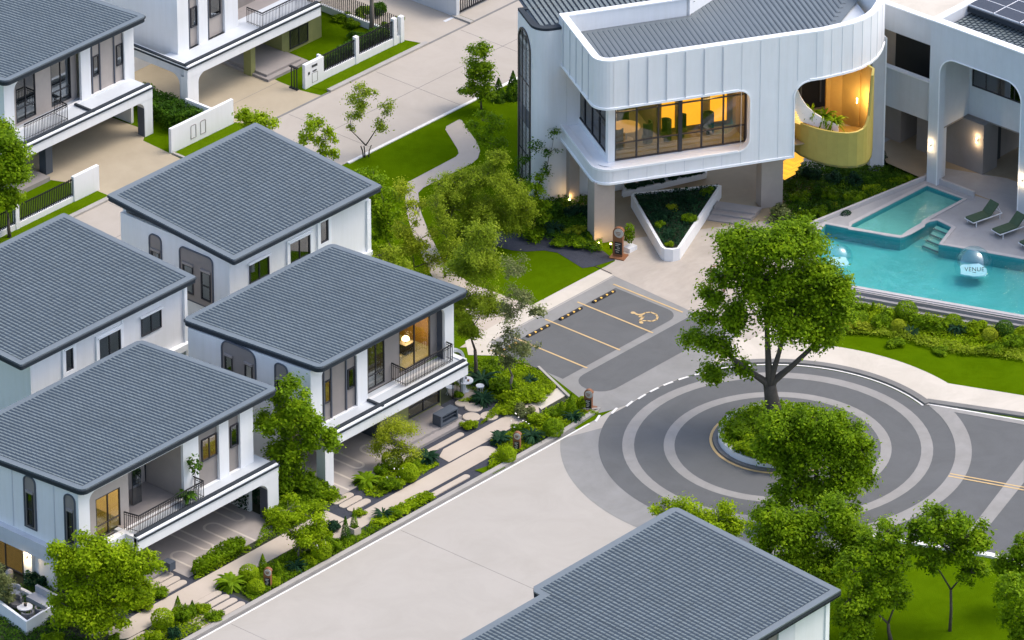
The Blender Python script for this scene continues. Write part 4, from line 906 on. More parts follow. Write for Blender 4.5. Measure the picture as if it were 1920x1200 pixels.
for k in range(5):
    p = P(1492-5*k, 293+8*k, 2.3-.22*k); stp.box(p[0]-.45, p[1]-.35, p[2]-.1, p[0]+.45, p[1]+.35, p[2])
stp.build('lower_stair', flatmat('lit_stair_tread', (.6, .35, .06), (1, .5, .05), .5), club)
def bulb(parent, x, y, z, e=20, col=(1, .6, .2)):
    p = bpy.data.lights.new('lamp_light', 'POINT'); p.energy = e; p.color = col; p.shadow_soft_size = .08
    o = bpy.data.objects.new('lamp_light', p); COL.objects.link(o); o.location = (x, y, z); o.parent = parent
    o.matrix_parent_inverse = Matrix.Translation(-parent.location)
lp = P(1606, 190, 6.0); wall_lamp(lp[0]+.15, lp[1]+.1, 6.0, (-.7, -.7), 'glowing lamp on the mustard wall inside the drum balcony', e=40)
bulb(club, *PD(1492, 200, 1.6), e=40)
# ================================================================== pool terrace, pool and wing
PZ = .5
deck = [P(x, y, PZ)[:2] for x, y in [(1737,338),(1515,428),(1513,440),(1512,457),(1550,532),(1585,540),(1700,561),(1920,599)]]+[(20.5, -8), (40, -12), (40, 20), (28, 17)]
poolS = [P(x, y, PZ)[:2] for x, y in [(1738,349),(1598,421),(1594,428),(1676,441),(1690,443),(1702,438),(1727,424),(1728,416),(1736,411),(1806,374)]]
dk = sheet('pool_deck', deck, PZ, 'pooldeck', holes=[poolO, poolS])
def basin(name, poly, z0, m):
    area = sum(a[0]*b[1]-a[1]*b[0] for a, b in zip(poly, poly[1:]+poly[:1]))
    if area < 0: poly = poly[::-1]
    mb = MB(); n_ = len(poly)
    wl = MB().add([(*p, PZ) for p in poly]+[(*p, z0) for p in poly], [(i, (i+1) % n_, (i+1) % n_+n_, i+n_) for i in range(n_)]); structure(wl.build(name.replace('basin', 'wall_tiles'), 'poolwall'))
    tr = tessellate_polygon([[Vector((q[0], q[1], 0)) for q in poly]])
    mb.add([(*p, z0) for p in poly], [tuple(t) for t in tr]); return structure(mb.build(name, m))
basin('pool_basin', poolO, PZ-.72, 'pooltile'); basin('shallow_pool_basin', poolS, PZ-.26, 'pooltile2')
sheet('pool_water', poolO, PZ-.13, 'water'); sheet('pool_water', poolS, PZ-.10, 'water')
cop = MB()
pp = poolO; area = sum(a[0]*b[1]-a[1]*b[0] for a, b in zip(pp, pp[1:]+pp[:1])); sg = 1 if area > 0 else -1
cop.strip(pp, PZ+.005, PZ+.045, -.24*sg, True)
pp = poolS; area = sum(a[0]*b[1]-a[1]*b[0] for a, b in zip(pp, pp[1:]+pp[:1])); sg = 1 if area > 0 else -1
cop.strip(pp, PZ+.012, PZ+.055, -.22*sg, True); structure(cop.build('pool_coping', 'coping'))
pw = [P(x, y, PZ)[:2] for x, y in [(1600,424),(1548,414),(1513,430),(1508,458),(1548,534),(1585,541),(1700,562),(1920,601)]]+[(20.0, -6)]
wl_ = MB()
for k in range(3): wl_.strip(pw[3:], -.02, PZ-.17*k-.002*k, -.10-.24*k)
structure(wl_.build('pool_wall', 'stone'))
structure(MB().strip([P(1737,334,PZ)[:2], P(1513,425,PZ)[:2], P(1508,440,PZ)[:2], P(1505,455,PZ)[:2]], 0, PZ+.22, .16).build('pool_wall', 'coping'))
structure(MB().strip([P(1742,338,PZ)[:2], P(1825,370,PZ)[:2]], PZ, PZ+.32, .14).build('pool_wall', 'coping'))
sp_ = MB()
for k in range(0):
    a, b = P(1750-5*k, 417+10*k, PZ-.1), P(1782-7*k, 428+10.5*k, PZ-.1)
    sp_.prism([(a[0], a[1]), (b[0], b[1]), (b[0]-.12, b[1]-.0), (a[0]-.12, a[1])], PZ-.20, PZ-.125)
a, b, c_, d_ = [P(x, y, PZ)[:2] for x, y in [(1756,416),(1783,427),(1762,457),(1729,444)]]
A_, B_, C_, D_ = (Vector(v) for v in (a, b, c_, d_))
for k in range(4):
    f0, f1 = k/4, (k+1)/4; q_ = [A_.lerp(D_, f0), B_.lerp(C_, f0), B_.lerp(C_, f1), A_.lerp(D_, f1)]
    structure(MB().prism([v[:] for v in q_], PZ-.70, PZ-.22-.12*k).build('pool_step', 'pooltile2'))
    n0, n1 = A_.lerp(D_, f1-.07), B_.lerp(C_, f1-.07)
    structure(MB().prism([n0[:], n1[:], q_[2][:], q_[3][:]], PZ-.219-.12*k, PZ-.20-.12*k).build('pool_step_nosing', 'reveal'))
# wing
wing = thing('pool_wing', 'white pool wing with a wide arched portal and solar panels on its roof', 'pool building', (30, 8, PZ))
W0 = P(1737, 340, PZ); wx = W0[0]; wz = Zat(wx, W0[1], 38)
op = [PX(x, y, wx)[1:] for x, y in [(1907,400),(1907,185)]]
yl_, yr_ = PX(1757, 338, wx)[1], PX(1907, 400, wx)[1]
ztop = PX(1768, 107, wx)[2]-.0
op = rrect(yr_, PZ-.05, yl_, ztop, 1.0, 8, (0, 0, 1, 1))
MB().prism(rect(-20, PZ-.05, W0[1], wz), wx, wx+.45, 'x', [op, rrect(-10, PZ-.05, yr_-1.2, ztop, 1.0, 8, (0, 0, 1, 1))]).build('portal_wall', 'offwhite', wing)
MB().prism([(p[0]*1, p[1]) for p in rrect(yr_-.05, PZ-.05, yl_+.05, ztop+.05, 1.02, 8, (0, 0, 1, 1))], wx-.05, wx-.002, 'x', [rrect(yr_+.0, PZ-.06, yl_-.0, ztop-.0, 1.0, 8, (0, 0, 1, 1))]).build('portal_lip', 'trim', wing)
MB().box(wx-.06, -20, wz, wx+.42, W0[1]+.05, wz+.07).box(wx+.42, W0[1]-.35, wz, 45, W0[1]+.05, wz+.07).build('coping', 'trim', wing)
MB().box(wx+.45, W0[1]-.35, PZ, wx+1.15, W0[1], wz).box(wx+1.15, W0[1]-.35, 3.5, 45, W0[1], wz).build('side_wall', 'offwhite', wing)
xb = 29.9
bwl = MB(); y11 = 11.85; wr = [FRX((1823,128), (1905,190), xb)][0]
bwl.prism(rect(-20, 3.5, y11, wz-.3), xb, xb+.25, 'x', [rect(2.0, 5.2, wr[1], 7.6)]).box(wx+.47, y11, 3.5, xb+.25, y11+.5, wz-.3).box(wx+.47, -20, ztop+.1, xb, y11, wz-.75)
bwl.build('recessed_wall', 'offwhite', wing)
f = MB().prism(rect(2.0, 5.2, wr[1], 7.6), xb+.02, xb+.1, 'x', [rect(2.05, 5.26, wr[1]-.06, 7.54)])
for k in range(1, 8): f.box(xb+.03, wr[1]-.95*k, 5.2, xb+.09, wr[1]-.95*k+.06, 7.6)
f.box(xb+.03, 2, 6.3, xb+.09, wr[1], 6.36); fo = f.build('window', 'frame', wing)
MB().box(xb+.05, 2.05, 5.2, xb+.06, wr[1], 7.6).build('glass', 'glass', fo); MB().box(xb+.5, 2, 4.5, xb+.6, wr[1]+1, 8).build('blind', 'dark', fo)
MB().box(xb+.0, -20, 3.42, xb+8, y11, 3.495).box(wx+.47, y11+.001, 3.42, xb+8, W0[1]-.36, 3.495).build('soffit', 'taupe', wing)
pb_ = P(1842, 328, PZ)
MB().box(pb_[0], pb_[1], PZ, pb_[0]+1.25, pb_[1]+2.7, 3.42).box(pb_[0]+1.25, pb_[1]+.6, PZ, 40, pb_[1]+2.7, 3.42).build('service_core', 'taupe', wing)
MB().box(pb_[0]+1.35, pb_[1]+.52, PZ, pb_[0]+2.2, pb_[1]+.59, 2.7).build('door', 'dark', wing)
MB().box(33.6, -20, PZ, 33.8, 10, 3.42).build('rear_wall', 'taupe', wing)
p_ = P(1665, 200, 3.4)
# link between clubhouse and wing
lx = 27.8; ly = 16.4
MB().box(lx, W0[1]+.01, 3.5, lx+.25, ly, 5.75).build('link_parapet', 'offwhite', wing); MB().box(lx, W0[1]+.01, 7.95, lx+.25, ly, 9.4).build('link_parapet', 'offwhite', wing)
MB().box(lx-.05, W0[1]+.02, 9.4, lx+.3, ly, 9.47).build('link_coping', 'trim', wing); MB().box(lx-.04, W0[1]+.02, 5.75, lx+.3, ly, 5.81).build('link_coping', 'trim', wing)
MB().box(lx+.3, W0[1], 9.2, 44, 18, 9.3).build('link_roof', 'paleway', wing)
MB().box(lx+.26, W0[1], 3.5, 36, 17, 3.6).build('link_floor', 'terr', wing)
MB().box(lx+1.6, W0[1], 3.6, lx+1.7, ly+1, 8.2).build('link_wall', 'taupe2', wing)
r_ = FRX((1681,70), (1733,150), lx+1.55); MB().box(lx+1.5, W0[1]-.0, 4.6, lx+1.58, r_[1], 8.1).build('link_glazing', 'black', wing)
c1 = P(1688, 268, PZ); c2 = P(1718, 280, PZ)
MB().box(c1[0], c1[1], PZ, c1[0]+.3, 17.5, 3.42).box(c1[0]+.3, c1[1], PZ, 36, c1[1]+.3, 3.42).build('link_core', 'taupe', wing)
MB().box(c2[0], W0[1]-.3, PZ, c2[0]+3, c2[1], 3.42).build('link_core', 'taupe', wing)
sheet('link_paving', [P(x, y, PZ)[:2] for x, y in [(1737,338),(1662,305)]]+[(28.5, 16.5), (45, 17), (45, -12), (27.9, -12), (27.6, 6)], PZ+.004, 'terr')
sheet('terrace_paving', [(27.45, 12.6), (27.4, -12), (30.2, -12), (30.0, 9), (28.6, 12.6)], PZ+.009, 'pooldeck')
# roof of the wing
rr_ = MB(); rr_.add([(wx+.5, -20, wz-.55), (45, -20, wz-.2), (45, W0[1]-.4, wz-.2), (wx+.5, W0[1]-.4, wz-.55)], [(0, 1, 2, 3)], 1)
for i in range(100):
    y_ = W0[1]-.7-.26*i
    if y_ < -3: break
    for j in range(9):
        xa = wx+.62+.33*j+(.16 if i % 2 else 0); zb_ = wz-.55+(xa-wx)*.02
        rr_.add([(xa, y_, zb_+.05), (xa+.27, y_, zb_+.03), (xa+.27, y_+.17, zb_+.03), (xa, y_+.17, zb_+.05), (xa, y_, zb_), (xa, y_+.17, zb_)], [(0, 1, 2, 3), (0, 3, 5, 4)], 0)
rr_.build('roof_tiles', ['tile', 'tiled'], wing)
so_ = thing('solar_array', 'dark solar panels in a white framed grid on the pool wing roof', 'solar panels', (32, 8, wz))
a0 = P(1800, 0, wz+.1)
sx = P(1860, 28, wz+.05)[0]+.2
pn = MB(); fr = MB()
for i in range(7):
    for j in range(8):
        xa, ya = sx+i*1.06, W0[1]-2.0-j*1.72
        pn.box(xa+.03, ya+.03, wz+.02, xa+1.03, ya+1.67, wz+.06); fr.box(xa-.02, ya-.03, wz-.03, xa+.015, ya+1.69, wz+.07); fr.box(xa-.02, ya-.03, wz-.03, xa+1.06, ya+.01, wz+.07)
pn.build('solar_cell', 'solar', so_); fr.build('panel_frame', 'metalw', so_)
MB().box(sx-.15, W0[1]-16, wz-.3, sx-.05, W0[1]-.4, wz+.0).build('support', 'slate', so_)
wall_lamp(wx, PX(1745, 272, wx)[1], PX(1745, 272, wx)[2], (-1, 0), 'lit lamp on the white pillar left of the wide pool portal', e=4)
wall_lamp(pb_[0], PX(1833, 262, pb_[0])[1], PX(1833, 262, pb_[0])[2], (-1, 0), 'lit lamp on the dark taupe wall inside the pool portal', e=7)
wall_lamp(wx, PX(1917, 338, wx)[1], PX(1917, 338, wx)[2], (-1, 0), 'lit lamp on the white pillar at the right edge of the photo', e=4)
# uplights at the piers
for (px, py, lb) in ((1067,374,'small warm uplight at the foot of the pier by the white rear block'), (1121,455,'small warm uplight on the left side of the front beige pier'), (1144,457,'small warm uplight on the front of the beige pier, behind the wooden sign')):
    p = P(px, py+6); t = thing('uplight', lb, 'light', (p[0], p[1], 0), 'ground uplights at the clubhouse piers')
    x_, y_ = p[0]-.10, p[1]-.12
    MB().tube([(x_, y_, .0), (x_, y_, .25)], .05, 8).build('lamp_body', 'black', t); MB().lathe([(0, .30), (.06, .28), (.06, .25)], (x_, y_, 0), 8).build('lamp_glass', 'lamp', t)
    bulb(t, x_, y_, .42, e=5)
# ================================================================== walls and fences along the upper road
def fence(name, label, x0, x1, y, base=.5, top=1.5, posts=()):
    t = thing(name, label, 'fence', ((x0+x1)/2, y, 0))
    MB().box(x0, y, 0, x1, y+.18, base).build('low_wall', 'white', t)
    b = MB(); b.box(x0, y+.06, base+.1, x1, y+.10, base+.14); b.box(x0, y+.06, top-.1, x1, y+.10, top-.05)
    n_ = int((x1-x0)/.13)
    for k in range(n_+1): xx = x0+(x1-x0)*k/n_; b.box(xx-.02, y+.06, base, xx+.02, y+.10, top)
    b.build('railing', 'iron', t)
    for px_ in posts: MB().box(px_-.13, y-.03, 0, px_+.13, y+.21, top+.12).build('post', 'white', t)
    return t
fence('fence', 'white based fence with dark bars at the left edge of the upper road', -14, -4.0, 44.95, .32, 1.35, (-8.2, -12.4))
t = thing('gate_wall', 'short white wall at the right end of the left edge fence', 'wall', (-3, 45, 0))
MB().box(-4.0, 44.9, 0, -2.1, 45.1, 1.45).build('wall', 'white', t)
t = thing('boundary_wall', 'long white wall with two meter doors between the sandy driveways', 'wall', (6, 45, 0), None)
MB().box(3.5, 44.98, 0, 8.35, 45.16, 1.45).box(6.9, 45.16, 0, 7.06, 47.2, 1.3).build('wall', 'white', t)
for xx in (5.0, 5.75):
    MB().prism(rrect(xx, .3, xx+.42, 1.1, .1, 4, (0, 0, 1, 1)), 44.955, 44.979, 'y', [rrect(xx+.03, .33, xx+.39, 1.07, .08, 4, (0, 0, 1, 1))]).build('meter_door', 'shutter', t)
t = thing('gate_wall', 'white gatepost wall with letter slot and house number by the olive house', 'wall', (14.6, 45, 0))
MB().box(13.95, 44.9, 0, 15.45, 45.1, 1.45).box(15.3, 45.1, 0, 15.45, 45.3, 1.5).build('wall', 'white', t)
nm = MB()
for k, (dx_, w_) in enumerate(((.55, .10), (.68, .05), (.76, .10), (.89, .08))): nm.box(13.95+dx_, 44.88, 1.12, 13.95+dx_+w_, 44.899, 1.26)
nm.box(14.55, 44.87, .86, 14.85, 44.899, .92); nm.box(14.2, 44.86, .80, 14.3, 44.899, .94); nm.build('letter_slot', 'black', t)
MB().prism(rect(14.5, .2, 14.95, .78), 44.885, 44.899, 'y', [rect(14.52, .22, 14.93, .76)]).build('meter_door', 'shutter', t)
g = thing('sliding_gate', 'dark sliding gate end beside the white gatepost wall', 'gate', (13.6, 45.2, 0))
b = MB()
for yy in (45.15, 45.35, 45.55): b.box(13.55, yy, 0, 13.6, yy+.04, 1.35)
b.box(13.5, 45.1, 1.3, 13.65, 45.7, 1.36); b.box(13.5, 45.1, .02, 13.65, 45.7, .08); b.build('bars', 'iron', g)
fence('fence', 'white based fence with dark bars and planting along the olive house garden', 15.5, 21.25, 44.95, .45, 1.5, (18.2, 21.3))
t = thing('fence', 'short fence return beside the pale driveway at the top', 'fence', (21.9, 47, 0))
MB().box(21.8, 45.0, 0, 21.98, 52, .4).box(21.4, 44.95, 0, 21.98, 45.1, .45).build('low_wall', 'white', t)
b = MB()
for k in range(45): b.box(21.86, 45.1+.15*k, .4, 21.9, 45.14+.15*k, 1.45)
b.build('railing', 'iron', t); MB().box(21.72, 44.9, 0, 22.0, 45.15, 1.55).build('post', 'white', t)
t = thing('house', 'bluish white garage wall with a small window at the top edge', 'house', (26.2, 48, 0))
MB().box(26.15, 44.75, 0, 26.4, 62, 2.6).box(25.3, 44.8, 0, 26.15, 45.0, .02).build('wall', 'offwhite', t)
window_x(t, 26.12, 46.6, 47.6, 1.5, 2.3, 0, 0)
g = thing('sliding_gate', 'dark barred gate at the top edge beside the bluish white wall', 'gate', (28, 44.9, 0))
b = MB()
for k in range(30): b.box(26.5+.18*k, 44.9, .1, 26.55+.18*k, 44.95, 1.5)
b.box(26.45, 44.88, 1.45, 32, 44.97, 1.52); b.box(26.45, 44.88, .1, 32, 44.97, .17); b.build('bars', 'iron', g)
# driveways and lawns beyond the upper road
sheet('driveway', [(-2.6, 43.6), (3.3, 43.6), (3.45, 45), (3.6, 47.2), (4.6, 47.9), (4.4, 53), (-6, 53), (-3, 47.6), (-2.3, 46)], .010, 'drive')
sheet('driveway', [(8.9, 43.6), (14.0, 43.6), (13.7, 44.9), (13.7, 46.6), (14.2, 50.8), (12, 53.4), (7.2, 53.4), (7.2, 45.2), (8.5, 45)], .010, 'drive')
sheet('driveway', [(22.6, 43.6), (26.2, 43.6), (26.2, 62), (22.1, 62), (22.1, 45)], .010, 'road2')
sheet('driveway', [(26.5, 43.6), (40, 43.6), (40, 60), (26.5, 60)], .010, 'road2')
structure(MB().box(3.45, 43.6, 0, 8.7, 43.75, .1).box(3.45, 43.75, 0, 3.6, 44.9, .1).build('kerb', 'kerb'))
sheet('driveway_joint', [(8.4, 46.6), (13.7, 46.6), (13.7, 46.63), (8.4, 46.63)], .0135, 'kerbd')
# carport floors with their wavy inlay
def loop(xc, y, yend, r=.37, z=.0165):
    s_ = 1 if yend > y else -1
    pth = [(xc-r, yend), (xc-r, y+s_*r)]+[(xc-r*math.cos(t), y+s_*r-s_*r*math.sin(t)) for t in [i*math.pi/12 for i in range(1, 12)]]+[(xc+r, y+s_*r), (xc+r, yend)]
    structure(MB().strip(pth, z, z+.004, .13).build('carport_inlay', 'carln'))
for q_ in ((-27.5, 15.1, 13.0), (-26.0, 14.0, 20.4), (-24.45, 15.8, 13.0), (-22.95, 14.8, 20.4), (-16.9, 15.3, 13.0), (-15.2, 14.0, 19.7), (-13.6, 15.4, 13.2)): loop(*q_)
sheet('carport_floor', [(-28.75, 12.98), (-22.0, 12.98), (-22.0, 20.5), (-28.75, 20.5)], .012, 'carfl')
sheet('carport_floor', [(-17.9, 12.9), (-12.5, 12.9), (-12.5, 19.8), (-17.9, 19.8)], .012, 'carfl')
# ================================================================== vegetation
def leaf_mesh(name, pts, nrm, size, m, asp=.6, jit=.5):
    """many small leaf faces at pts, each turned loosely around nrm"""
    n = len(pts); r = NR.normal(size=(n, 3)); nn = nrm*(1-jit)+r*jit*.7+np.array([0, 0, .35]); nn /= np.linalg.norm(nn, axis=1)[:, None]
    a = np.cross(nn, NR.normal(size=(n, 3))); a /= np.linalg.norm(a, axis=1)[:, None]; b = np.cross(nn, a)
    s = size*NR.uniform(.6, 1.35, (n, 1))
    droop = nn*s*.18
    v = np.stack([pts-a*s, pts-b*s*asp+droop, pts+a*s, pts+b*s*asp+droop], 1).reshape(-1, 3)
    me = bpy.data.meshes.new(name); me.vertices.add(4*n); me.vertices.foreach_set('co', v.ravel().astype(np.float32))
    me.loops.add(4*n); me.loops.foreach_set('vertex_index', np.arange(4*n, dtype=np.int32))
    me.polygons.add(n); me.polygons.foreach_set('loop_start', np.arange(0, 4*n, 4, dtype=np.int32)); me.polygons.foreach_set('loop_total', np.full(n, 4, dtype=np.int32))
    me.materials.append(LF[m] if isinstance(m, str) else m); me.update(calc_edges=True); return me
def ball_pts(n, c, r, shell=.55, zs=1., lump=0):
    d = NR.normal(size=(n, 3)); d /= np.linalg.norm(d, axis=1)[:, None]
    k = NR.uniform(shell**3, 1, (n, 1))**(1/3)
    if lump:
        ph = NR.uniform(0, 6, 3); k = k*(1+lump*np.sin(d[:, :1]*5+ph[0])*np.sin(d[:, 1:2]*6+ph[1])*np.cos(d[:, 2:]*4+ph[2]))
    return np.array(c)+d*k*np.array([r, r, r*zs]), d
def child(me, root, name=None, mat_=None, smooth=False):
    o = bpy.data.objects.new(name or me.name, me); COL.objects.link(o); o.parent = root; return o
def branch_mesh(name, segs, m):
    mb = MB()
    for pts, rad in segs: mb.tube(pts, rad, 6)
    me = bpy.data.meshes.new(name); me.from_pydata([tuple(v) for v in mb.v], [], mb.f); me.materials.append(M[m])
    me.polygons.foreach_set('use_smooth', [True]*len(me.polygons)); me.update(); return me
def tree(label, base, blobs, m='mid', bark='bark', leaf=.085, dens=1.0, z0=0., r0=.11, fork=.4, stems=1, sub=7, clus=.34, spread=.5, name='tree', group='trees of the estate', twigs=1, hollow=.35, direct=()):
    """base: pixel of the trunk foot; blobs: pixel centre and pixel radii of the crown's masses"""
    b = P(*base, z0); B = np.array([b[0], b[1], z0])
    C = []
    for bl in blobs:
        cx, cy, rx, ry = bl[:4]; dd = bl[4] if len(bl) > 4 else NR.uniform(-.3, .3)*rx/36.8
        off = (cx-base[0])/36.8; h = (base[1]-cy)/32.5-dd*.0
        C.append((np.array([RX*off+sp*dd, RY*off+cp*dd, max(.2, h+dd*.53/ca*ca)]), rx/36.8, ry/34.5))
    tot = np.mean([c[0] for c in C], 0); fk = np.array([tot[0]*.35, tot[1]*.35, min(c[0][2]-c[2]*.5 for c in C)*fork+.3])
    segs = []; P_ = []; D_ = []
    for s in range(stems):
        o = np.array([NR.uniform(-.12, .12), NR.uniform(-.12, .12), 0]) if stems > 1 else np.zeros(3)
        mid = fk*.5+o*1.5+np.array([NR.uniform(-.06, .06), NR.uniform(-.06, .06), 0])
        segs.append(([o, mid, fk+o*2], [r0*1.25/stems**.5, r0/stems**.5, r0*.85/stems**.5]))
    nodes = [(fk, r0*.85)]
    for i_ in direct:
        c, rx, rz = C[i_]; j = fk*.55+c*.45+np.array([0, 0, -.1]); segs.append(([fk-np.array([0, 0, .25]), fk*.8+j*.2, j, c], [r0*.66, r0*.5, r0*.36, r0*.24])); nodes += [(c, r0*.3), (j, r0*.36)]
    for c, rx, rz in sorted(C, key=lambda q: np.linalg.norm(q[0]-fk)):
        cand = [(np.linalg.norm(q[0]-c)*(1.0 if q[0][2] < c[2]+.4 else 1.6)+(.0 if q is nodes[0] else .25), q) for q in nodes]; q = min(cand, key=lambda t: t[0])[1]
        s_ = q[0]; rs = q[1]*.78; j = s_*.45+c*.55+NR.uniform(-.12, .12, 3)*rx+np.array([0, 0, .12*rz]); top = c+np.array([0, 0, rz*.3])
        segs.append(([s_, j, c, top], [rs, rs*.75, rs*.5, r0*.06])); nodes.append((c, rs*.62)); nodes.append((j, rs*.72))
        nc = max(3, int(sub*(rx*rz)**.8/clus**.3+2)); 
        for _ in range(nc):
            d = NR.normal(size=3); d /= np.linalg.norm(d); k = NR.uniform(hollow, 1.06)**.6
            cc = c+d*k*np.array([rx, rx, rz])*.86; rc = clus*NR.uniform(.6, 1.25)*min(1.2, .5+.5*rx)
            if twigs: segs.append(([j*.3+c*.7, (c+cc)/2+NR.uniform(-.1, .1, 3), cc], [r0*.26, r0*.14, .008]))
            n = int(dens*110*rc*rc/(leaf*leaf)*.1)+4
            dn = NR.normal(size=(n, 3)); p = cc+dn*np.array([rc*.60, rc*.60, rc*.44]); dn /= np.linalg.norm(dn, axis=1)[:, None]; P_.append(p); D_.append(dn*.5+d*.3+np.array([0, 0, .3]))
    root = thing(name, label, 'tree', tuple(B), group)
    child(branch_mesh('trunk', segs, bark), root, 'trunk')
    child(leaf_mesh('crown', np.concatenate(P_), np.concatenate(D_), leaf, m), root, 'crown')
    return root
# big tree of the roundabout island
IZ = .42
tree('tall broad tree with a thick trunk on the roundabout island', (1453, 785),
     [(1398,476,44,34),(1452,448,46,26),(1502,470,44,36),(1430,535,52,40),(1520,540,48,40),(1366,525,34,36),(1475,595,56,34),(1380,600,40,28),(1552,590,38,38),(1348,645,30,20),(1338,694,22,20),(1303,645,26,15),(1540,638,38,20),(1392,690,14,10),(1333,562,20,22),(1572,545,22,26),(1355,470,20,18),(1320,600,18,12)],
     'mid', 'bark', .09, .78, IZ, .38, .66, sub=10, clus=.50, hollow=.4, direct=(9, 3, 12, 6))
tb = MB(); b = P(1453, 785, IZ)
def RP(dx, h): return (b[0]+RX*dx/36.8, b[1]+RY*dx/36.8, IZ+h/32.5)
tk = tree('dense round crowned tree on several thin stems at the lower right of the island', (1520, 985),
     [(1530,785,44,26),(1575,800,40,28),(1470,812,44,30),(1605,850,32,38),(1535,840,54,36),(1478,868,36,28),(1580,895,42,30),(1500,905,38,24),(1440,850,24,20),(1610,905,22,22),(1545,930,26,16)], 'mid', 'bark', .085, .85, 0, .16, .8, 3, sub=11, clus=.44, hollow=.35, direct=(0, 3, 4, 5))
tree('small leafy tree low beside the stems of the dense green tree', (1492, 985), [(1475,900,22,18),(1470,945,30,20),(1500,930,20,22),(1590,955,24,22),(1465,915,22,26)], 'mid', 'bark', .10, .8, 0, .05, .5, 2)
# island planting
tg = 'trees on the south lawn'
tree('yellowish feathery tree right behind the ridge corner of the bottom house', (1325, 1045), [(1290,965,45,28),(1340,962,48,32),(1375,985,35,28),(1250,965,22,16),(1320,1000,50,25)], 'lime', 'barkl', .075, .9, 0, .08, group=tg)
tree('broad bright tree between the bottom house and the roundabout', (1490, 1130), [(1450,960,30,26),(1490,1000,45,36),(1550,980,42,40),(1590,1020,38,30),(1450,1020,38,28),(1530,1050,60,40),(1470,1060,40,26)], 'mid', 'bark', .085, .9, 0, .12, sub=10, clus=.44, group=tg)
tree('tree on the south lawn with a narrow forked trunk, left of the round headed one', (1670, 1200), [(1660,1010,34,26),(1630,1050,44,34),(1690,1060,34,40),(1650,1100,50,36),(1620,1130,36,36),(1680,1140,30,26)], 'mid', 'bark', .09, 1.1, 0, .09, group=tg)
tree('round headed tree on a straight bare trunk in the middle of the south lawn', (1781, 1183), [(1770,985,48,30),(1730,1010,36,30),(1805,1020,38,36),(1770,1040,50,34),(1740,1060,30,26),(1815,1075,26,34),(1825,1035,22,24)], 'mid', 'bark', .09, 1.1, 0, .075, .7, group=tg)
tree('tree cut by the right edge beyond the south lawn', (1925, 1150), [(1905,1020,26,24),(1925,1040,30,30),(1890,1060,36,24),(1920,1080,30,20)], 'mid', 'bark', .09, 1.1, 0, .08, group=tg)
tree('loose low tree in the bottom right corner of the lawn', (1905, 1230), [(1890,1110,36,30),(1910,1150,40,34),(1930,1180,40,30)], 'mid', 'bark', .09, .8, 0, .07, group=tg)
tree('low leafy tree right beside the corner of the bottom house roof', (1615, 1215), [(1600,1080,36,30),(1590,1120,30,36),(1610,1160,36,30),(1600,1190,40,30)], 'mid', 'bark', .09, 1.1, 0, .08, group=tg)
# frontage trees
fg = 'trees in the lower house gardens'
tree('bright green tree growing between the two lower houses', (580, 935), [(550,755,40,30),(520,790,36,32),(590,790,34,30),(560,830,52,36),(610,830,26,22),(530,850,40,30),(550,890,36,30),(570,905,26,24)], 'mid', 'barkl', .09, 1.25, 0, .08, group=fg)
tree('wide lime green tree in front of the front left house', (163, 1195), [(180,1045,50,24),(140,1070,40,26),(220,1070,50,30),(170,1100,60,32),(240,1110,40,28),(130,1130,36,26),(190,1140,50,26),(280,1060,28,18),(115,1040,18,14)], 'lime', 'barkl', .08, 1.35, 0, .08, sub=10, group=fg)
tree('low feathery yellow green tree beside the column of the front left house', (560, 1048), [(545,960,36,20),(580,975,32,22),(530,990,30,20),(570,1000,38,20),(600,990,16,14)], 'lime', 'barkl', .06, 1.0, 0, .05, group=fg)
tree('thin airy yellow green tree in front of the carport of the lit bedroom house', (745, 876), [(735,810,30,22),(755,820,34,24),(730,840,28,16),(765,845,26,14)], 'yel', 'barkl', .045, .55, 0, .04, .3, group=fg)
tree('small bright tree in the gap between the two lower roofs', (388, 712), [(378,655,20,16),(400,660,18,16),(388,672,24,14)], 'lime', 'barkl', .07, 1.2, 0, .05, group=fg)
tree('tall slender airy tree with a straight stem by the parking court', (957, 740), [(965,510,30,26,0),(975,560,34,24),(955,590,34,22),(1000,590,22,14),(960,630,34,20),(985,650,26,18),(950,680,26,16),(940,650,22,14)], 'grey', 'barkl', .06, .42, 0, .085, .5, hollow=.1, group=fg)
tree('tall olive green tree with a dark straight trunk beside the arched side gate', (891, 715), [(890,470,45,30),(870,510,45,30),(915,500,40,30),(890,550,50,34),(860,580,32,28),(920,580,34,28),(880,620,34,24),(900,440,36,24)], 'olive', 'bark', .055, .5, 0, .10, .6, sub=10, hollow=.0, group=fg)
# club side garden
cg = 'trees in the clubhouse side garden'
tree('wide brushy willow like shrub tree with many bare upright twigs', (925, 475), [(860,350,40,34),(915,330,45,30),(965,360,40,38),(900,395,50,36),(955,420,45,30),(840,400,34,40),(990,400,24,30),(880,445,50,28),(830,360,22,24),(935,300,24,18)], 'olive', 'barkl', .045, .42, 0, .05, .15, 7, sub=26, clus=.27, hollow=.0, group=cg)
tree('loose yellow green tree standing over the pale garden path', (775, 520), [(765,360,24,24),(780,400,30,30),(760,430,28,26),(790,450,34,26),(770,480,30,22),(810,490,26,20)], 'yel', 'bark', .055, .42, 0, .06, .4, sub=9, group=cg)
tree('bushy green tree left of the pale path near the roof corner', (735, 470), [(700,330,28,18),(720,370,32,28),(700,400,26,30),(730,420,28,28),(712,440,24,22)], 'mid', 'bark', .08, .9, 0, .07, .4, group=cg)
tree('light leafy tree over the lawn just below the corner of the middle roof', (752, 560), [(735,500,34,24),(760,520,30,22),(710,480,26,18),(770,545,28,18),(800,560,26,16)], 'olive', 'bark', .06, .5, 0, .06, .4, sub=9, group=cg)
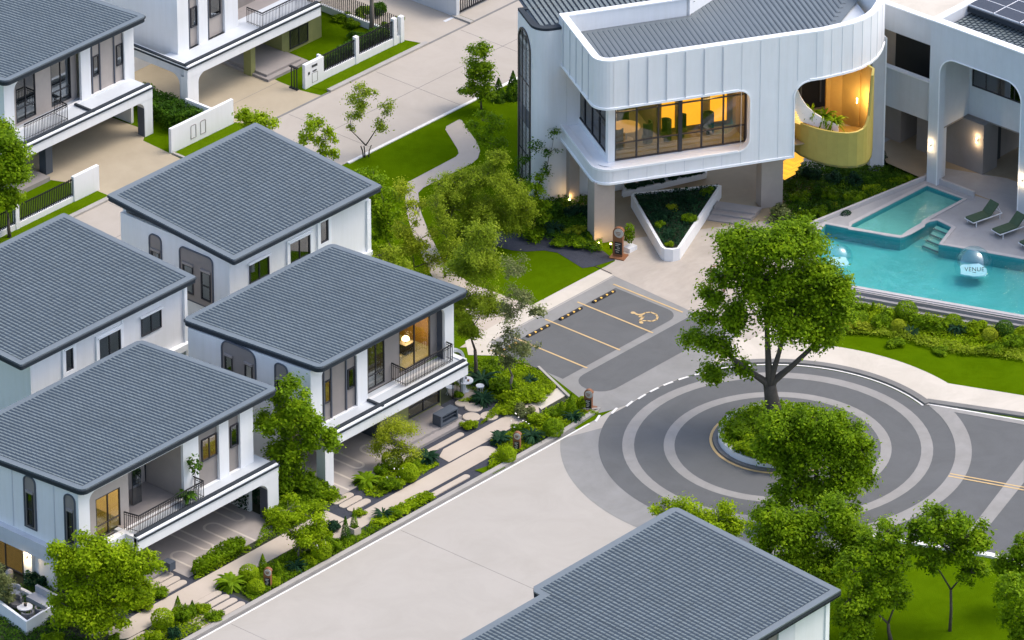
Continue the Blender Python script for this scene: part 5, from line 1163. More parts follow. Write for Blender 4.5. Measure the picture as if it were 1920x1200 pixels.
tree('thin feathery tree right of the pale path above the dark trunked one', (835, 520), [(830,430,30,26),(815,390,24,24),(850,465,30,22),(825,340,18,20)], 'olive', 'bark', .05, .32, 0, .05, .4, sub=10, group=cg)
tree('low bright shrub tree at the foot of the white wall below the middle roof corner', (700, 520), [(690,470,24,16),(715,490,26,16),(735,505,20,14)], 'lime', 'bark', .07, .7, 0, .05, .4, group=cg)
tree('sparse young tree between the curved path and the clubhouse', (930, 345), [(905,215,26,14),(925,235,24,14),(900,255,18,14),(935,275,26,18),(890,235,18,12)], 'mid', 'bark', .065, .55, 0, .045, .6, group=cg)
tree('gnarled tree with bare twisting branches against the white rear block', (1005, 385), [(1000,270,14,14),(1035,280,16,10),(1025,320,14,12),(985,300,16,20),(1040,245,8,8),(975,330,20,24)], 'deep', 'bark', .06, .3, 0, .07, .6, group=cg)
tree('thick green tree in front of the base of the white rear block', (1000, 440), [(1000,340,20,24),(985,375,28,28),(1010,400,26,28),(1000,430,30,20)], 'mid', 'bark', .08, 1.1, 0, .06, group=cg)
tree('conical green tree at the far edge of the upper road beside the clubhouse', (903, 205), [(900,100,24,18),(890,130,32,24),(915,135,26,26),(880,160,24,14),(905,165,30,18)], 'mid', 'bark', .075, 1.1, 0, .05, group='street trees on the upper road')
tree('airy upright tree with fanned bare branches on the upper road edge', (686, 294), [(680,160,22,14),(675,190,26,18),(660,215,20,16),(725,205,24,16),(715,225,20,12),(695,175,18,14),(655,240,10,8)], 'olive', 'bark', .06, .55, 0, .06, .25, 3, group='street trees on the upper road')
tree('small bright tree behind the ridge of the middle roof, left one', (487, 300), [(470,210,26,16),(500,222,26,18),(485,230,34,14)], 'lime', 'bark', .08, 1.2, 0, .06, group='street trees on the upper road')
tree('upright light green tree behind the middle roof, right one', (605, 345), [(595,225,22,24),(610,255,22,26),(575,262,20,14),(600,285,24,14),(625,290,12,12)], 'lime', 'bark', .07, 1.0, 0, .06, .4, group='street trees on the upper road')
tree('leafy tree half cut by the left edge before the top left house', (18, 445), [(5,250,36,26),(30,275,30,24),(15,310,45,30),(0,350,40,26),(30,320,30,20),(10,375,30,16)], 'mid', 'bark', .09, 1.4, 0, .09, sub=10, clus=.44, group='street trees on the upper road')
tree('tree on a propped trunk in the olive house garden at the top', (696, 68), [(690,-55,40,30),(710,-40,30,25)], 'mid', 'barkl', .09, 1.0, 0, .13, .7, name='propped_tree', group='street trees on the upper road')
tree('pale flowering shrub tree half cut by the left edge below the lamp', (-8, 1150), [(0,1105,22,20),(-10,1080,20,18),(20,1120,12,8)], 'grey', 'barkl', .05, .9, 0, .05, .3, group=fg)
# ---- shrubs: prototypes copied around
def shrub_proto(kind):
    if kind == 'ball': p, d = ball_pts(2400, (0, 0, .85), 1, .86, .92, .03); return leaf_mesh('shrub', p, d, .075, 'mid', jit=.35)
    if kind == 'bush':
        P_, D_ = [], []
        for _ in range(16):
            c = np.array([NR.uniform(-.6, .6), NR.uniform(-.6, .6), NR.uniform(.35, 1.0)]); p, d = ball_pts(150, c, NR.uniform(.3, .48), .5, .9, .2); P_.append(p); D_.append(d)
        return leaf_mesh('shrub', np.concatenate(P_), np.concatenate(D_), .10, 'mid')
    if kind == 'cone':
        n = 2200; h = NR.uniform(0, 1, n)**1.35; a = NR.uniform(0, 6.283, n); r = (1-h)**.85*(.75+.25*NR.uniform(size=n))*(1+.1*np.sin(a*5+h*9))
        p = np.stack([np.cos(a)*r, np.sin(a)*r, h*3.2], 1); return leaf_mesh('shrub', p, np.stack([np.cos(a), np.sin(a), .3*np.ones(n)], 1), .085, 'deep', jit=.4)
    # palm like rosette of long arching blades
    fr_ = 46 if kind == 'palm' else 70; V = []; Fc = []
    for k in range(fr_):
        a = NR.uniform(0, 6.283); L_ = NR.uniform(.75, 1.1); up_ = NR.uniform(.15, 1.25); wd = .05 if kind == 'palm' else .035
        pts = []
        for t in np.linspace(0, 1, 5): pts.append((math.cos(a)*L_*t, math.sin(a)*L_*t, .35+L_*(up_*t-.85*t*t)))
        for i, p in enumerate(pts):
            w_ = wd*(1.6 if kind == 'palm' else 1)*math.sin(math.pi*(.15+.8*i/4)); V += [(p[0]-math.sin(a)*w_*2, p[1]+math.cos(a)*w_*2, p[2]-w_*.6), (p[0], p[1], p[2]), (p[0]+math.sin(a)*w_*2, p[1]-math.cos(a)*w_*2, p[2]-w_*.6)]
            if i: b_ = len(V)-6; Fc += [(b_, b_+1, b_+4, b_+3), (b_+1, b_+2, b_+5, b_+4)]
    me = bpy.data.meshes.new('shrub'); me.from_pydata(V, [], Fc); me.materials.append(LF['deep']); return me
PROTO = {}
def shrub(kind, label, px, py, r, m='mid', zs=1., z0=0., group=None):
    """px, py: pixel centre of the plant, r: pixel radius"""
    key = (kind, m, NR.randint(2))
    if key not in PROTO:
        me = shrub_proto(kind); me.materials[0] = LF[m]; PROTO[key] = me
    r = r*1.1; R_ = r/36.8; hz = {'ball': .85, 'bush': .7, 'cone': 1.6}.get(kind, .35)*R_*zs
    b_ = P(px, py+hz*32.5-(z0*0), z0)
    nm = {'ball': 'clipped_shrub', 'bush': 'leafy_shrub', 'cone': 'conifer', 'palm': 'cycad', 'spiky': 'spiky_plant'}[kind]
    o = bpy.data.objects.new(nm, PROTO[key]); COL.objects.link(o); o.location = (b_[0], b_[1], z0-.02); s = R_*(1 if kind != 'cone' else .8)
    o.scale = (s, s, s*zs); o.rotation_euler = (0, 0, NR.uniform(0, 6.28))
    return tag(o, label, 'shrub' if kind not in ('palm', 'cone') else ('cycad' if kind == 'palm' else 'conifer'), group)
kinds = dict(B='ball', S='bush', K='cone', C='palm', P='spiky')
FRONT = 'shrubs in the front beds of the lower houses'
rows = [
 ('B',305,1160,19,'lime',1,'clipped yellow green ball at the left end of the front bed'),('S',343,1152,20,'mid',1,'bright leafy shrub between the three thin conifers and the clipped ball'),
 ('K',334,1130,13,'mid',1,'tallest thin conifer left of the four long stepping slabs'),('K',348,1140,12,'mid',.8,'shorter thin conifer in the middle of the three beside the slabs'),('K',361,1136,12,'deep',.9,'thin conifer nearest the four long stepping slabs'),
 ('S',402,1153,17,'mid',.8,'low leafy shrub at the lower end of the four long slabs'),('S',327,1186,14,'dark',1,'dark bluish shrub before the yellow green ball'),('S',290,1194,16,'lime',1,'lime shrub at the bottom edge beside the walkway'),('S',380,1140,14,'lime',.8,'lime shrub just right of the thin conifers'),
 ('C',432,1092,27,'mid',1,'wide bright green cycad at the end of the four long slabs'),('B',467,1075,17,'lime',1,'clipped ball behind the round signboard nearest the front left house'),('B',480,1100,15,'lime',.9,'low clipped ball left of the round signboard nearest the front left house'),
 ('K',493,1052,14,'mid',1,'conifer just above the round signboard nearest the front left house'),('K',520,1060,14,'mid',.8,'stout conifer right of that signboard'),('P',555,1062,20,'dark',1.1,'dark blue spiky plant before the feathery yellow tree'),
 ('S',512,1090,14,'lime',.7,'low lime shrub at the foot of the round signboard nearest the front left house'),('S',580,1050,14,'lime',.8,'low lime shrub between the dark spiky plant and the clipped balls'),
 ('B',603,1032,18,'lime',1,'clipped round shrub below the feathery yellow tree'),('S',626,1020,18,'mid',1,'green shrub right of the clipped round shrub, near the square pot'),('S',572,1022,20,'grey',.8,'pale variegated shrub under the feathery yellow tree'),
 ('S',600,1004,20,'lime',.9,'lime shrub on the upper side of the pale variegated one'),
 ('K',648,985,13,'deep',1.35,'tall blue green conifer beside the square pot'),('S',622,985,16,'dark',.8,'dark shrub left of the tall blue green conifer'),('S',675,960,12,'lime',.7,'low lime shrub beside the three short slabs'),
 ('C',687,900,25,'mid',1,'cycad at the left end of the bed before the right carport'),('B',735,862,18,'olive',1,'olive round shrub at the foot of the airy yellow tree'),('B',766,886,18,'lime',1,'clipped lime ball in the bed before the right carport'),('B',773,868,14,'mid',1,'small clipped ball behind the lime ball before the right carport'),
 ('S',714,878,16,'mid',1,'green shrub right of the cycad before the right carport'),('S',728,908,19,'mid',.8,'white flecked leafy shrub at the front of the right carport bed'),('S',748,905,14,'lime',.8,'lime shrub beside the white flecked one in the right carport bed'),('C',803,858,23,'dark',1,'dark cycad beside the wide walkway slab'),
 ('P',718,965,20,'dark',1,'dark spiky plant where the walkway meets the kerb bed'),('S',740,960,15,'mid',.8,'green shrub right of the dark spiky plant by the kerb bed'),
 ('B',952,852,15,'lime',1.05,'clipped lime ball beside the round signboard on the corner bed'),('C',937,822,22,'dark',1,'dark cycad left of the round signboard on the corner bed'),('P',998,818,25,'dark',1,'large dark blue spiky plant on the corner bed'),('B',1038,802,18,'mid',1,'clipped green ball near the kerb of the corner bed'),
 ('K',1071,752,17,'mid',1,'tall cone shaped conifer left of the wooden sign at the corner'),('K',1052,762,12,'mid',1,'short cone shaped conifer left of the tall one at the corner'),('P',1074,782,21,'dark',1,'nearly black spiky plant at the corner before the tall conifer'),('S',1090,752,15,'lime',1,'lime shrub behind the wooden corner sign'),
 ('S',975,802,16,'mid',1,'green shrub between the corner signboard and the large spiky plant'),('S',1010,785,18,'lime',.8,'lime shrub in the middle of the corner bed'),('S',965,745,26,'lime',.7,'wide lime shrub along the upper edge of the corner walkway'),('S',1000,740,24,'lime',.6,'low lime shrub near the parking court kerb'),('S',1025,728,17,'lime',.6,'small lime shrub at the parking court kerb'),
 ('P',905,712,34,'dark',.9,'big nearly black plant right of the little tea table'),('P',906,748,25,'dark',.9,'dark green rosette above the round stepping stones'),('S',938,724,24,'mid',.9,'bright broad leaved shrub behind the dark rosette'),('P',993,712,16,'dark',.9,'small dark plant among the lime shrubs by the court'),('S',925,690,22,'mid',.9,'green shrub at the foot of the slender airy tree'),
 ('S',862,740,10,'mid',1,'small green shrub behind the round stepping stones'),('S',880,795,15,'lime',.7,'lime shrub at the end of the terrace steps'),('S',985,770,20,'grey',.8,'pale flowering shrub over the end of the corner walkway'),('S',955,768,18,'lime',.6,'low lime shrub at the upper edge of the corner walkway'),('S',1035,775,15,'mid',.7,'green shrub right of the pale flowering one'),
 ('S',1112,772,9,'lime',.5,'tiny lime shrub at the tip of the corner bed'),
 ('S',300,1110,15,'mid',.9,'green shrub at the left end of the three short slabs'),('S',268,1130,20,'lime',.8,'lime shrub under the wide lime tree'),('S',110,1165,14,'grey',1,'pale flecked shrub beside the sunken seating wall'),('P',104,1165,17,'dark',1,'dark spiky plant behind the sunken seating wall'),('S',100,1195,18,'lime',.8,'bright lime shrub at the bottom edge right of the seating'),('S',70,1085,22,'dark',.8,'dark shrub at the foot of the pier on the left edge'),('S',215,1195,12,'mid',.7,'small green shrub at the bottom edge by the walkway'),
 ('S',460,1075,10,'lime',.6,'tiny lime shrub behind the wide cycad'),('S',655,1010,12,'mid',.6,'low green shrub in front of the tall blue green conifer'),
]
for k, px, py, r, m_, zs, lb in rows: shrub(kinds[k], lb, px, py, r, m_, zs, group=FRONT)
POOLG = 'shrubs along the pool wall'
rows = [('B',1699,582,20,'mid',1,'large clipped ball against the pool wall'),('B',1787,602,15,'mid',1,'small dark clipped ball above the black green rosette by the pool'),('B',1684,610,13,'yel',1,'little yellow ball below the large clipped ball'),('P',1709,622,18,'dark',1,'black spiky rosette right of the little yellow ball'),
 ('P',1792,616,22,'dark',1.1,'big blue green rosette in the middle of the pool hedge'),('B',1856,627,14,'yel',1,'yellow pink ball toward the right end of the pool hedge'),('B',1614,594,14,'mid',.9,'flat clipped ball nearest the big tree by the pool'),('K',1637,572,9,'mid',1,'thin cone beside the pool wall'),('K',1622,578,8,'mid',1,'thinner cone left of the other one at the pool wall'),
 ('S',1655,598,24,'mid',.9,'green bush between the flat ball and the large clipped ball'),('S',1732,602,26,'mid',.9,'green bush right of the large clipped ball'),('S',1592,608,20,'yel',.7,'yellow bush nearest the big tree by the pool'),('S',1622,612,19,'yel',.7,'yellow bush right of the first one by the pool'),('B',1883,616,17,'deep',1,'dark round shrub at the right end of the pool hedge'),
 ('S',1826,612,22,'lime',.8,'lime bush between the big rosette and the yellow pink ball'),('S',1900,642,22,'mid',.8,'green bush at the right edge of the pool hedge'),('S',1760,612,20,'mid',.8,'green bush left of the big blue green rosette'),('S',1870,650,20,'mid',.6,'low green bush under the yellow pink ball'),('S',1915,622,16,'lime',.7,'lime bush cut by the right edge at the pool'),('S',1610,575,18,'mid',.8,'green bush behind the flat clipped ball'),('S',1680,640,18,'mid',.5,'low bush along the lawn edge, left part'),('S',1760,655,18,'mid',.4,'low bush along the lawn edge, middle part'),('S',1575,590,20,'lime',.8,'lime bush half hidden by the big tree')]
for k, px, py, r, m_, zs, lb in rows: shrub(kinds[k], lb, px, py, r, m_, zs, group=POOLG)
CLUBG = 'plants in the beds around the clubhouse'
rows = [('S',1645,298,16,'dark',1.5,'tall dark shrub at the foot of the white column'),('S',1685,320,12,'yel',.8,'lime yellow shrub right of the white column'),('S',1566,386,12,'yel',.9,'lime yellow shrub at the upper left corner of the pool'),('B',1583,404,14,'dark',1,'dark round shrub at the corner of the pool wall'),
 ('S',1600,372,22,'mid',.8,'green bush in the middle of the bed above the pool'),('S',1640,358,22,'lime',.6,'lime bush along the upper pool wall'),('S',1690,338,22,'mid',.7,'green bush near the right end of the bed above the pool'),('S',1540,352,20,'deep',.9,'leafy dark green bush below the drum balcony'),('S',1500,368,22,'mid',.8,'green bush right of the right hand pier'),
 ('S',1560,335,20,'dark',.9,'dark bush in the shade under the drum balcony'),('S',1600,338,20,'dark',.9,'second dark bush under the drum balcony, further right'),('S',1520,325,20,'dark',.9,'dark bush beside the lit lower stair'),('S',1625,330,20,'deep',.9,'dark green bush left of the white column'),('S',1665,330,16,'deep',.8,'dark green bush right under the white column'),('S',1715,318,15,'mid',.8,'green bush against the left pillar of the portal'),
 ('S',1535,395,20,'mid',.9,'green bush behind the small corner wall of the pool'),('S',1505,405,20,'mid',.8,'green bush left of the small corner wall of the pool'),('P',1420,435,18,'dark',1,'dark rosette behind the crown of the big tree'),('S',1560,365,20,'mid',.8,'green bush left of the pool bed middle'),('S',1480,345,14,'deep',.9,'small dark bush against the right hand pier'),('S',1650,375,14,'lime',.5,'low lime shrub at the edge of the upper pool wall'),('S',1620,392,14,'lime',.6,'low lime shrub beside the dark ball at the pool'),
 ('S',1035,385,22,'deep',1,'dark green bush at the foot of the white rear block'),('P',1038,428,24,'dark',1,'black green rosette on the bed left of the front pier'),('S',1078,430,20,'yel',.7,'yellow flecked bush left of the front pier'),('S',1085,455,22,'mid',.5,'low green bush along the dark gravel'),('S',1072,395,18,'dark',.9,'dark bush by the pier of the rear block'),('S',1102,395,18,'dark',.9,'dark bush below the lit ground floor window'),('S',1050,455,18,'mid',.5,'low green bush at the upper edge of the gravel'),('S',1108,440,14,'mid',.8,'green bush touching the front pier'),('S',1005,430,18,'mid',.8,'green bush at the left end of the gravel bed'),
 ('S',1460,400,26,'grey',.9,'pale airy shrub before the right hand pier')]
for k, px, py, r, m_, zs, lb in rows: shrub(kinds[k], lb, px, py, r, m_, zs, group=CLUBG)
PLG = 'plants in the triangular planter'
for k, px, py, r, m_, zs, lb in [('S',1262,388,12,'yel',.9,'lime yellow shrub in the middle of the triangular planter'),('S',1325,358,15,'mid',.7,'green shrub at the right tip of the triangular planter'),('S',1290,410,15,'mid',.8,'green shrub at the right side of the triangular planter'),('P',1254,438,15,'dark',.9,'dark rosette at the near end of the triangular planter'),('S',1256,456,9,'lime',.8,'tiny lime shrub at the near tip of the triangular planter'),
   ('S',1215,378,17,'dark',.7,'dark shrub at the left tip of the triangular planter'),('S',1240,400,17,'dark',.8,'dark shrub at the left side of the triangular planter'),('S',1285,370,17,'dark',.8,'dark shrub at the far side of the triangular planter'),('S',1235,420,12,'mid',.8,'green shrub at the left near side of the triangular planter')]:
    shrub(kinds[k], lb, px, py, r, m_, zs, .58, group=PLG)
for i, (px, py) in enumerate([(1185,346),(1210,340),(1235,334),(1260,329),(1285,324),(1305,321)]):
    shrub('bush', 'dark shrub in the long planter under the overhang, number %s from the left' % ('one', 'two', 'three', 'four', 'five', 'six')[i], px, py, 14, 'dark', .6, .3, group='row of dark shrubs under the overhang')
IG = 'island shrubs'
for k, px, py, r, m_, zs, lb in [('S',1385,805,26,'mid',.7,'bright leafy shrub at the left end of the island'),('S',1410,835,30,'lime',.6,'lime shrub at the front left of the island'),('S',1440,800,26,'mid',.7,'green shrub just left of the big trunk foot'),('S',1450,850,32,'mid',.6,'green shrub at the front of the island'),('S',1495,790,28,'mid',.8,'green shrub right of the big trunk foot'),('S',1500,845,32,'mid',.8,'green shrub under the dense round crown'),('S',1540,820,30,'mid',.8,'green shrub at the right end of the island')]:
    shrub(kinds[k], lb, px, py, r, m_, zs, IZ, group=IG)
UG = 'garden plants along the upper road'
for k, px, py, r, m_, zs, lb in [('S',640,30,18,'mid',.7,'green hedge bush at the lawn corner of the olive house'),('S',660,42,18,'mid',.7,'green hedge bush nearer the propped trunk'),('S',668,68,18,'deep',.8,'grey green bush behind the fence at the propped trunk'),('S',720,52,16,'mid',.9,'leafy plant poking over the fence, left one'),('S',745,38,15,'mid',.9,'leafy plant poking over the fence corner'),('S',700,70,14,'deep',.9,'dark plant behind the fence bars'),('S',720,75,14,'dark',.9,'black green plant between the fence posts'),('K',935,160,20,'deep',.9,'dark conical shrub right of the conical tree'),('K',962,150,22,'deep',1.0,'dark conical shrub against the clubhouse wall'),('S',680,20,18,'mid',1,'bush at the garden wall behind the propped trunk'),('S',710,15,18,'deep',1,'dark creeper bush on the garden wall at the top')]:
    shrub(kinds[k], lb, px, py, r, m_, zs, group=UG)
# hedges and ground cover
def cover(name, label, poly, h, m, leaf=.07, dens=130, cat=None, z0=0., kind='stuff', lump=.25):
    xs = [p[0] for p in poly]; ys = [p[1] for p in poly]
    area = abs(sum(a[0]*b[1]-a[1]*b[0] for a, b in zip(poly, poly[1:]+poly[:1])))/2
    n = int(area*dens)+20; pts = []
    bx = (max(xs)-min(xs))*(max(ys)-min(ys)); q = NR.uniform(size=(int(n*bx/max(area, .01))+60, 2))*[max(xs)-min(xs), max(ys)-min(ys)]+[min(xs), min(ys)]
    ins = np.zeros(len(q), bool); k = len(poly)
    for i in range(k):
        a, b = poly[i], poly[(i+1) % k]
        c = ((a[1] > q[:, 1]) != (b[1] > q[:, 1])) & (q[:, 0] < (b[0]-a[0])*(q[:, 1]-a[1])/((b[1]-a[1]) or 1e-9)+a[0]); ins ^= c
    q = q[ins]; u = NR.uniform(size=len(q))**.5
    z = z0+h*u*(1+lump*np.sin(q[:, 0]*3.1+1)*np.cos(q[:, 1]*3.7)) 
    me = leaf_mesh(name, np.stack([q[:, 0], q[:, 1], z], 1), np.tile([0, 0, 1.], (len(q), 1)), leaf, m, jit=.7)
    o = bpy.data.objects.new(name, me); COL.objects.link(o)
    if kind == 'stuff': tag(o, label, cat or 'ground cover', None, 'stuff')
    else: tag(o, label, cat)
    return o
def hedge(label, poly, h, m, z0=0., leaf=.075, dens=900): return cover('hedge', label, poly, h, m, leaf, dens, 'hedge', z0, 'thing', .08)
px_ = lambda l, z=0.: [P(a, b, z)[:2] for a, b in l]
hedge('long rounded green hedge between the left carport and the walkway', [(-28.5, 12.62), (-28.2, 12.5), (-25.4, 12.5), (-24.9, 12.8), (-24.8, 13.3), (-25.2, 13.55), (-27.9, 13.35), (-28.5, 13.0)], .55, 'mid')
cover('ground_cover', 'lime ground cover below the long hedge', [(-28.8, 12.45), (-24.8, 12.45), (-24.7, 12.9), (-28.7, 12.7)], .16, 'lime')
hedge('thick green hedge left of the right carport column', [(-22.8, 12.7), (-18.3, 12.7), (-18.1, 14.6), (-20.5, 15.3), (-22.3, 14.2)], .6, 'mid')
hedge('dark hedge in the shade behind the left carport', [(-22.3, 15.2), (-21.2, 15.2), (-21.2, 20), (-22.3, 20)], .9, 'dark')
hedge('dark green hedge between the two sandy driveways', [(5.1, 46.6), (6.8, 45.5), (7.15, 48), (7.15, 50.5), (6.2, 51.5)], 1.15, 'deep')
hedge('low clipped hedge between the large slab walkway and the kerb', [(-19.0, 9.15), (-15.2, 9.15), (-15.15, 9.85), (-16.9, 9.95), (-19.2, 9.9)], .28, 'lime', dens=700)
hedge('mixed hedge along the garden of the olive house behind the fence', [(15.8, 45.4), (21.5, 45.4), (21.5, 46.3), (18, 46.2)], .8, 'deep')
for lb, pl_, h_, m_, d_ in [
  ('lime ground cover along the front kerb bed at the bottom', [(-36, 9.1), (-33.2, 9.1), (-30.3, 9.2), (-30.4, 10.8), (-33.4, 10.9), (-36, 10.8)], .16, 'lime', 300),
  ('green cover of the kerb bed with the wide cycad', [(-28.4, 9.1), (-19.1, 9.1), (-19.2, 9.8), (-21.7, 9.8), (-22.4, 11.0), (-28.0, 10.9)], .16, 'mid', 520),
  ('lime cover in the bed before the right carport', [(-17.0, 11.3), (-12.6, 11.3), (-12.4, 11.9), (-13.3, 12.8), (-16.6, 12.8), (-17.2, 12.0)], .15, 'lime', 520),
  ('green cover of the corner bed beside the kerb', [(-11.4, 9.1), (-3.7, 9.15), (-3.3, 10.9), (-5.2, 11.0), (-9.2, 10.9), (-9.3, 10.2), (-10.4, 9.9)], .18, 'lime', 520),
  ('green cover beyond the corner walkway up to the court', [(-8.2, 12.5), (-2.6, 12.4), (-2.0, 14.2), (-2.6, 16.0), (-4.5, 16.2), (-6.0, 14.6), (-7.2, 14.9), (-5.6, 13.4)], .2, 'lime', 520),
  ('green planting below the wide lime tree', [(-35.5, 12.6), (-30.4, 12.6), (-30.3, 13.6), (-32.5, 14.0), (-34, 15.3), (-36.5, 14.5)], .25, 'mid', 300),
  ('green planting at the side of the front left house', [(-38, 8.9), (-36, 10), (-36.4, 14.5), (-34.6, 14.9), (-33.8, 17.6), (-34.6, 18.2), (-36, 20), (-40, 14)], .22, 'deep', 260),
  ('green cover between the houses beside the column', [(-24.7, 12.5), (-18.0, 12.5), (-18.4, 14.5), (-22.2, 14)], .15, 'mid', 260),
  ('leafy cover along the pool wall bed', px_([(1560,560),(1600,552),(1920,625),(1920,672),(1850,668),(1800,662),(1740,645),(1690,632),(1620,628),(1560,622)]), .22, 'lime', 300),
  ('clipped low band of cover along the lawn edge by the pool', px_([(1560,612),(1640,617),(1700,625),(1760,640),(1830,655),(1920,660),(1920,680),(1860,671),(1800,668),(1740,655),(1690,640),(1640,632),(1560,628)]), .26, 'olive', 420),
  ('dense planting between the clubhouse and the pool', px_([(1470,320),(1640,300),(1735,330),(1735,345),(1600,410),(1545,410),(1510,430),(1505,450),(1470,440),(1468,380)]), .38, 'deep', 520),
  ('lime cover along the upper pool wall', px_([(1600,395),(1735,333),(1735,342),(1610,412),(1590,412)]), .30, 'lime', 520),
  ('planting at the foot of the white rear block', px_([(1000,385),(1060,372),(1118,372),(1130,470),(1110,478),(1050,455),(990,450)]), .32, 'deep', 300),
  ('bright cover above the dark gravel bed', px_([(1010,432),(1040,424),(1128,455),(1130,475),(1100,470),(1050,452)]), .22, 'mid', 520),
  ('dark cover in the triangular planter', px_([(1190,368),(1346,351),(1273,462),(1246,464)], .6), .22, 'dark', 300),
  ('green verge planting at the left lower corner of the parking court', [(-5.6, 13.2), (-2.3, 13.2), (-1.6, 15.4), (-3, 17.2), (-6, 16.6)], .18, 'mid', 260),
  ]:
    z_ = .6 if 'triangular' in lb else 0.
    cover('ground_cover', lb, pl_, h_, m_, .06, d_, z0=z_)
# verge grass strips by the upper road
for q in ([(14.6, 43.9), (22.3, 43.9), (21.3, 44.9), (14.3, 44.9)], [(-14, 43.9), (-2.3, 43.9), (-2.3, 44.88), (-14, 44.88)], [(3.6, 43.8), (8.5, 43.8), (8.3, 44.95), (3.6, 44.95)]): sheet('verge_lawn', q, .02, 'grass2')
sheet('verge_lawn', px_([(890,883),(935,868),(948,878),(925,890),(905,888)]), .05, 'grass2')
# ---- roundabout island
isl = [(3.05*math.cos(t)+.55, 3.05*math.sin(t)+.35) for t in [i*2*math.pi/56 for i in range(56)]]
MBi = MB().strip([(c[0]*1., c[1]*1.) for c in isl], 0, IZ+.05, .30, True); tag(MBi.build('island_wall', 'white'), 'low round white wall of the roundabout island', 'island wall')
isk = MB().strip([((x-.55)*1.08+.55, (y-.35)*1.08+.35) for x, y in isl], 0, .12, .22, True); structure(isk.build('island_kerb', 'kerbd'))
yk = MB().strip([((x-.55)*1.14+.55, (y-.35)*1.14+.35) for x, y in isl], .02, .035, .14, True); structure(yk.build('yellow_island_line', 'ypaint'))
sheet('island_soil', isl, IZ-.06, 'earth')
cover('ground_cover', 'green ground cover of the roundabout island', isl, .3, 'mid', .08, 300, z0=IZ-.05)
# ================================================================== small things
# stepping slabs and pavers
def slab(name, label, poly, z0, z1, m='path', group=None): return tag(MB().prism(poly, z0, z1).build(name, m), label, 'paving slab', group)
for i, w_ in enumerate(('nearest the house', 'in the middle', 'nearest the walkway')):
    y_ = 12.62+.50*(2-i); slab('stepping_slab', 'short rounded stepping slab by the left carport, '+w_, rrect(-30.9, y_, -29.0-.05*i, y_+.42, .2), .01, .06, group='three short slabs left')
    y_ = 11.35+.52*(2-i); slab('stepping_slab', 'short rounded stepping slab left of the right carport bed, '+w_, rrect(-18.9, y_, -17.5+.05*i, y_+.44, .2), .01, .06, group='three short slabs right')
for i, w_ in enumerate(('nearest the walkway', 'second from the walkway', 'second from the kerb', 'nearest the kerb')):
    y_ = 10.68-.52*i; slab('stepping_slab', 'long rounded slab beside the wide cycad, '+w_, rrect(-31.9, y_, -28.75, y_+.40, .18, corners=(0, 1, 1, 0)), .011, .065, group='four long slabs')
slab('stepping_slab', 'long narrow slab under the terrace steps', rrect(-12.6, 12.42, -9.35, 12.78, .17), .01, .06)
slab('stepping_slab', 'long narrow slab beside the kerb at the walkway end', rrect(-15.2, 9.36, -12.35, 9.72, .17), .01, .06)
slab('stepping_slab', 'walkway slab with a rounded end at the bottom edge', rrect(-37, 9.95, -33.6, 11.05, .5), .01, .06)
for (px, py, r, lb) in ((917,781,.46,'round stepping stone nearest the corner walkway'),(884,783,.46,'round stepping stone left of the nearest one'),(888,765,.46,'round stepping stone in the second row'),(866,757,.36,'round stepping stone nearest the tea table'),(872,735,.85,'large round paver under the tea table')):
    c = P(px, py); tag(MB().lathe([(0, .06), (r-.03, .06), (r, .03), (r, 0)], (c[0], c[1], .01), 28).build('round_paver', 'path'), lb, 'paving slab', 'round pavers')
c = P(180, 1187); tag(MB().prism([(c[0]+.45*math.cos(t), c[1]+.35*math.sin(t)) for t in [i*math.pi/3 for i in range(6)]], .01, .06).build('stepping_slab', 'path'), 'six sided stepping stone at the bottom edge', 'paving slab')
# wheel stops
for i, (px, py, lb) in enumerate([(1132,558,'by the wheelchair bay'),(1070,590,'second from the wheelchair bay'),(1009,622,'third from the wheelchair bay'),(950,655,'farthest from the wheelchair bay')]):
    c = P(px, py); t = thing('wheel_stop', 'black wheel stop with amber reflectors, '+lb, 'wheel stop', (c[0], c[1], 0), 'wheel stops of the parking court')
    MB().prism([(c[1]-.10, 0), (c[1]+.10, 0), (c[1]+.06, .12), (c[1]-.06, .12)], c[0]-.85, c[0]+.85, 'x').build('rubber_block', 'rubber', t)
    for k in range(4): MB().box(c[0]-.76+.45*k, c[1]-.085, .07, c[0]-.65+.45*k, c[1]+.0, .127).build('reflector', 'amber', t)
